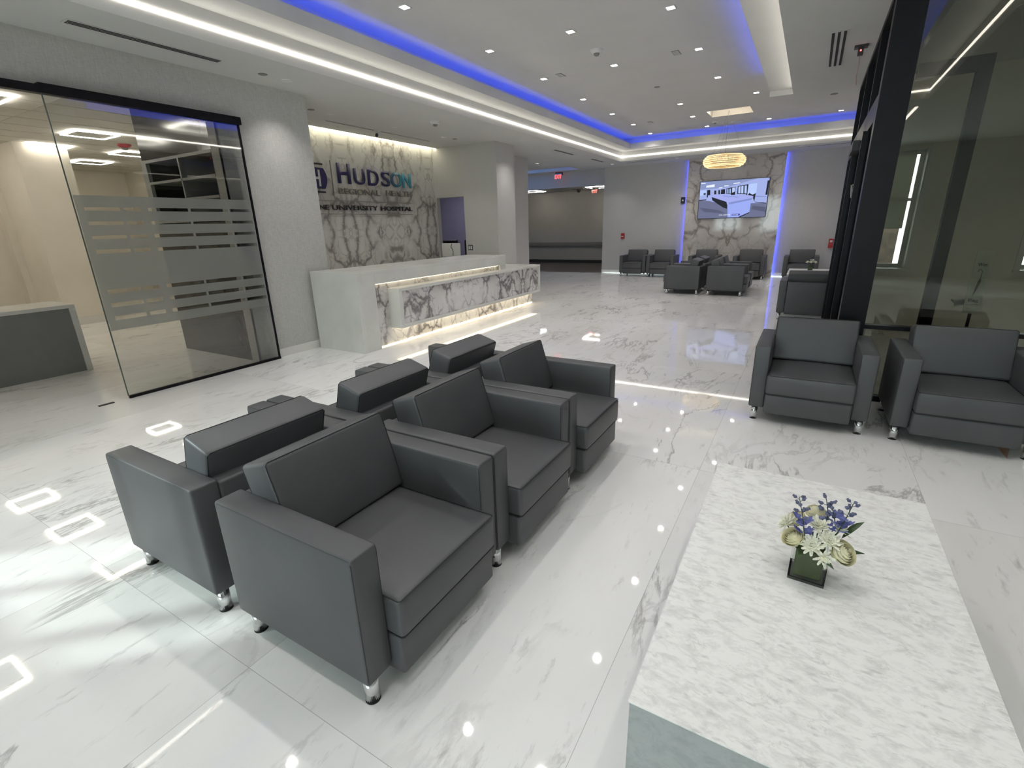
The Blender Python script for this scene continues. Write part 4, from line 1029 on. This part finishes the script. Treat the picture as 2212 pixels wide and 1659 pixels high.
def vase(x, y, z, wv, h, lab, rz=0):
    t = thing('glass_vase', lab, 'vase', (x, y, z), rz, 'cube glass vases'); a = wv/2; th = .006
    s = MB(); s.box(-a,a,-a,a,0,.009); s.box(-a,-a+th,-a,a,.009,h); s.box(a-th,a,-a,a,.009,h); s.box(-a+th,a-th,-a,-a+th,.009,h); s.box(-a+th,a-th,a-th,a,.009,h)
    s.build('glass_body', M['vglass'], t)
    q = a-th-.006
    MB().rbox((0,0,.012+(h*.86)/2), (q,q,h*.43), .008).build('leaf_lining', M['leaf2'], t, smooth=True)
    return t
vase(.1435, 1.668, .45, .105, .118, 'square glass vase lined with green leaf on the foreground table', -.06)
rose('rose', (.085,1.625,.605), .036, M['petal'], 'ivory rose at the lower left of the foreground bouquet', (.5,-.5), 1)
rose('rose', (.225,1.63,.590), .042, M['petal'], 'large ivory rose at the lower right of the foreground bouquet', (.6,.5), 2)
rose('rose', (.090,1.72,.620), .034, M['petal'], 'pale rose behind the left side of the foreground bouquet', (.1,-.6), 3)
rose('rose', (.145,1.75,.645), .036, M['petal'], 'pale rose at the top back of the foreground bouquet', (-.2,-.1), 5)
mum('chrysanthemum', (.140,1.610,.600), .042, M['petalw'], 'white chrysanthemum at the front centre of the foreground bouquet', (.7,-.1), 4)
mum('chrysanthemum', (.185,1.625,.622), .042, M['petalw'], 'white chrysanthemum right of centre in the foreground bouquet', (.45,.3), 6)
mum('chrysanthemum', (.155,1.665,.645), .048, M['petalw'], 'white chrysanthemum in the middle of the foreground bouquet', (.2,0), 7)
mum('chrysanthemum', (.065,1.69,.612), .046, M['petalw'], 'spiky white chrysanthemum sticking out at the left of the foreground bouquet', (.1,-1.0), 8)
mum('chrysanthemum', (.175,1.595,.575), .036, M['petalw'], 'drooping white chrysanthemum over the vase rim', (1.3,.3), 9, 26)
mum('chrysanthemum', (.215,1.70,.630), .040, M['petalw'], 'white chrysanthemum behind the blue blossoms on the right', (0,.6), 10, 30)
spike((.115,1.625,.625), (.085,1.66,.735), 'dark blue delphinium spike standing at the left of the bouquet', 1, 16)
spike((.175,1.70,.66), (.165,1.75,.708), 'grey-budded delphinium spike at the top centre of the bouquet', 4, 9, None, False)
spike((.205,1.655,.645), (.235,1.70,.735), 'blue delphinium spike with open blossoms at the right of the bouquet', 9, 15)
spike((.20,1.69,.64), (.18,1.72,.70), 'short blue delphinium cluster between the two taller right spikes', 13, 9)
leafblade((.19,1.64,.565), (.285,1.665,.585), .016, 'dark pointed leaf sticking out right of the foreground bouquet')
leafblade((.22,1.68,.61), (.275,1.72,.665), .011, 'small green leaf rising at the right back of the foreground bouquet')
leafblade((.15,1.615,.56), (.205,1.575,.558), .012, 'dark leaf hanging over the front rim of the foreground vase')
leafblade((.13,1.62,.562), (.105,1.585,.565), .012, 'dark leaf under the white petals at the left front of the vase')
# far bouquet
vase(.11, 13.35, .45, .11, .11, 'small dark vase on the far white table')
for i, (dx, dy, dz, nm) in enumerate(((-.07,0,.17,'left'), (.0,-.04,.17,'centre'), (.08,0,.17,'right'), (.02,.04,.21,'top'))):
    mum('chrysanthemum', (.11+dx, 13.35+dy, .45+dz), .06, M['petalw'], 'white blossom at the %s of the far bouquet' % nm, (.3,dx*4), 20+i, 24, (.11,13.35,.52))
spike((.11,13.35,.65), (.115,13.36,.78), 'dark blue spike rising from the far bouquet', 3, 9, None, True, (.11,13.35,.52))

tagged('brick_reflection', MB().prism([(1.365,4.50,.0),(1.452,4.55,0),(1.366,4.27,0)], (0,0,.012)), M['brick_refl'], 'painted floor reflection of orange brick, a flat triangle under the right armchair', 'painted reflection')  # flat triangle standing in for brick mirrored in the polished floor

# ================================================================== STOREFRONT VESTIBULE
sf = thing('storefront', 'black metal and glass vestibule enclosure at the right', 'storefront', (.34, 5.2, 0))
part('corner_post', B(.325, .522, 5.2, 5.36, 0, ZL), M['black'], sf)
GX = .345
for y0, y1 in ((6.35, 6.43), (7.72, 7.80), (9.0, 9.08)): part('side_mullion', B(.33, .42, y0, y1, 0, ZL), M['black'], sf)
part('side_rail', B(.33, .42, 5.36, 9.0, 0, .10), M['black'], sf); part('side_rail', B(.33, .42, 5.36, 9.0, 2.35, 2.55), M['black'], sf); part('side_rail', B(.33, .42, 5.36, 9.0, ZL-.06, ZL), M['black'], sf)
part('door_stile', B(.30, .345, 6.0, 6.06, .05, 2.35), M['black'], sf); part('door_stile', B(.30, .345, 7.45, 7.51, .05, 2.35), M['black'], sf)
part('side_glass', B(.37, .378, 5.36, 9.0, .1, ZL-.06), M['dglass'], sf)
part('door_operator', B(.27, .345, 6.9, 7.5, 2.28, 2.38), M['blackp'], sf)
part('door_hinge', MB().tube([(.32,6.22,1.84),(.30,6.22,1.90),(.315,6.25,1.78)], .015, 8), M['chrome'], sf)
part('front_glass', B(.522, 4.9, 5.24, 5.25, .05, ZL-.06), M['dglass'], sf)
part('front_rail', B(.522, 4.9, 5.2, 5.28, 0, .05), M['black'], sf); part('front_rail', B(.522, 4.9, 5.2, 5.28, ZL-.06, ZL), M['black'], sf); part('front_rail', B(.522, 4.9, 5.2, 5.28, .655, .69), M['black'], sf)
part('front_mullion', B(2.75, 2.85, 5.2, 5.3, 0.05, ZL-.06), M['black'], sf)
# inner black door frame just behind the glass
tagged('inner_door_frame', B(.92, 1.01, 5.40, 5.48, 0, 2.72).box(.56, 1.01, 5.40, 5.48, 2.62, 2.72), M['black'], 'dark inner door frame seen through the storefront glass', 'door frame')
# vestibule walls and windows
s = MB(); wy0, wy1 = 8.72, 9.0
s.box(.42, 4.9, wy0, wy1, 0, .86); s.box(.42, 4.9, wy0, wy1, 2.42, ZL); s.box(1.20, 2.35, wy0, wy1, .86, 2.42); s.box(3.2, 4.9, wy0, wy1, .86, 2.42)
struct('wall_vestibule', s, M['office_wall'])
def sash(x0, x1, n, lab):
    t = MB(); z0, z1 = .86, 2.42
    t.box(x0, x0+.015, wy0-.01, wy1, z0+.03, z1); t.box(x1-.015, x1, wy0-.01, wy1, z0+.03, z1)      # lining of the deep reveal
    t.box(x0-.05, x0, wy0-.02, wy0, z0, z1+.05); t.box(x1, x1+.05, wy0-.02, wy0, z0, z1+.05)
    t.box(x0-.06, x1+.06, wy0-.07, wy1, z0, z0+.03)                                                # sill board
    for a, b2 in ((x0+.015, x0+.06), (x1-.06, x1-.015)): t.box(a, b2, wy1-.05, wy1-.01, z0+.03, z1)
    t.box(x0+.06, x1-.06, wy1-.05, wy1-.01, z0+.03, z0+.08); t.box(x0+.06, x1-.06, wy1-.05, wy1-.01, z1-.05, z1); t.box(x0+.06, x1-.06, wy1-.05, wy1-.01, 1.78, 1.82)
    o = struct('window_%d' % n, t, M['white'])
    B(x0+.06, x1-.10, wy1-.075, wy1-.07, 1.42, z1).build('shade', M['shade'], o)
    B(x0+.06, x1-.06, wy1-.03, wy1-.025, z0+.08, z1-.05).build('pane', M['glass'], o)
sash(.55, 1.20, 2, ''); sash(2.35, 3.2, 3, '')
tagged('outdoor_brick_wall', B(.85, 1.44, 12.0, 12.2, -.02, 1.9), simple('dark_outdoor_brick', (.07,.045,.035), .8, var=.5, scale=8), 'brick wall outside the vestibule window', 'wall')
# umbrella bag stand
us = thing('umbrella_bag_stand', 'umbrella bag stand with a pale printed panel behind the glass', 'stand', (1.29, 5.62, 0))
B(-.055, .055, -.006, .006, .77, 1.30).build('sign_panel', M['paper'], us)
MB().tube([(0,0,.0),(0,0,.77)], .012, 10).build('pole', M['blackp'], us); MB().lathe((0,0,0), [(.14,0),(.14,.012),(.02,.02)], 24).build('base', M['blackp'], us)
def ft(x, z): return frame_m((x, -.0065, z), (1,0,0), (0,0,1))
text_obj('wet_lettering', 'Wet', ft(-.032, 1.17), .062, .028, M['blk_letter'], us, .001, .02)
text_obj('bag_lettering', 'Bag', ft(-.035, .865), .068, .034, M['blk_letter'], us, .001, .02)
B(-.045, .04, -.008, -.006, .845, .849).build('printed_line', M['blk_letter'], us)
MB().tube([(-.022,-.01,1.125),(-.016,-.01,1.142),(-.002,-.01,1.145),(.008,-.01,1.13),(.006,-.01,1.05)], .0025, 6).build('printed_umbrella_handle', M['blk_letter'], us)
MB().tube([(.006,-.01,1.07),(.004,-.01,1.045),(-.004,-.01,.99),(-.018,-.01,.92)], [.004,.010,.009,.001], 8).build('printed_umbrella', M['blk_letter'], us)
for i, (a, L) in enumerate(((2.45, .17), (2.75, .15), (.3, .07))):
    s = MB(); dx, dz = math.cos(a)*L, -math.sin(a)*L*.35-.03
    s.prism([(0,.0,.93),(dx,.0,.93+dz),(dx+.02,0,.93+dz-.05),(.0,0,.86)], (0,.004,0)); s.build('bag', M['paper'], us)
text_obj('bag_lettering', 'Bag', frame_m((-.155, -.003, .875), (.8,0,-.6), (.6,0,.8)), .035, .02, M['blk_letter'], us, .001, .02)

# light for the side room from an unseen ceiling panel
for x, y, z, sz, nm in ((-8.6, 11, 2.698, .5, 'flat ceiling light of the side room behind reception'),):
    tagged('flat_panel_light', B(x-sz/2, x+sz/2, y-sz/2, y+sz/2, z-.01, z), emit('panel_' + str(int(abs(x)*10)), (.85,.85,1) if z < 3 else (1,.9,.7), 5), nm, 'light')
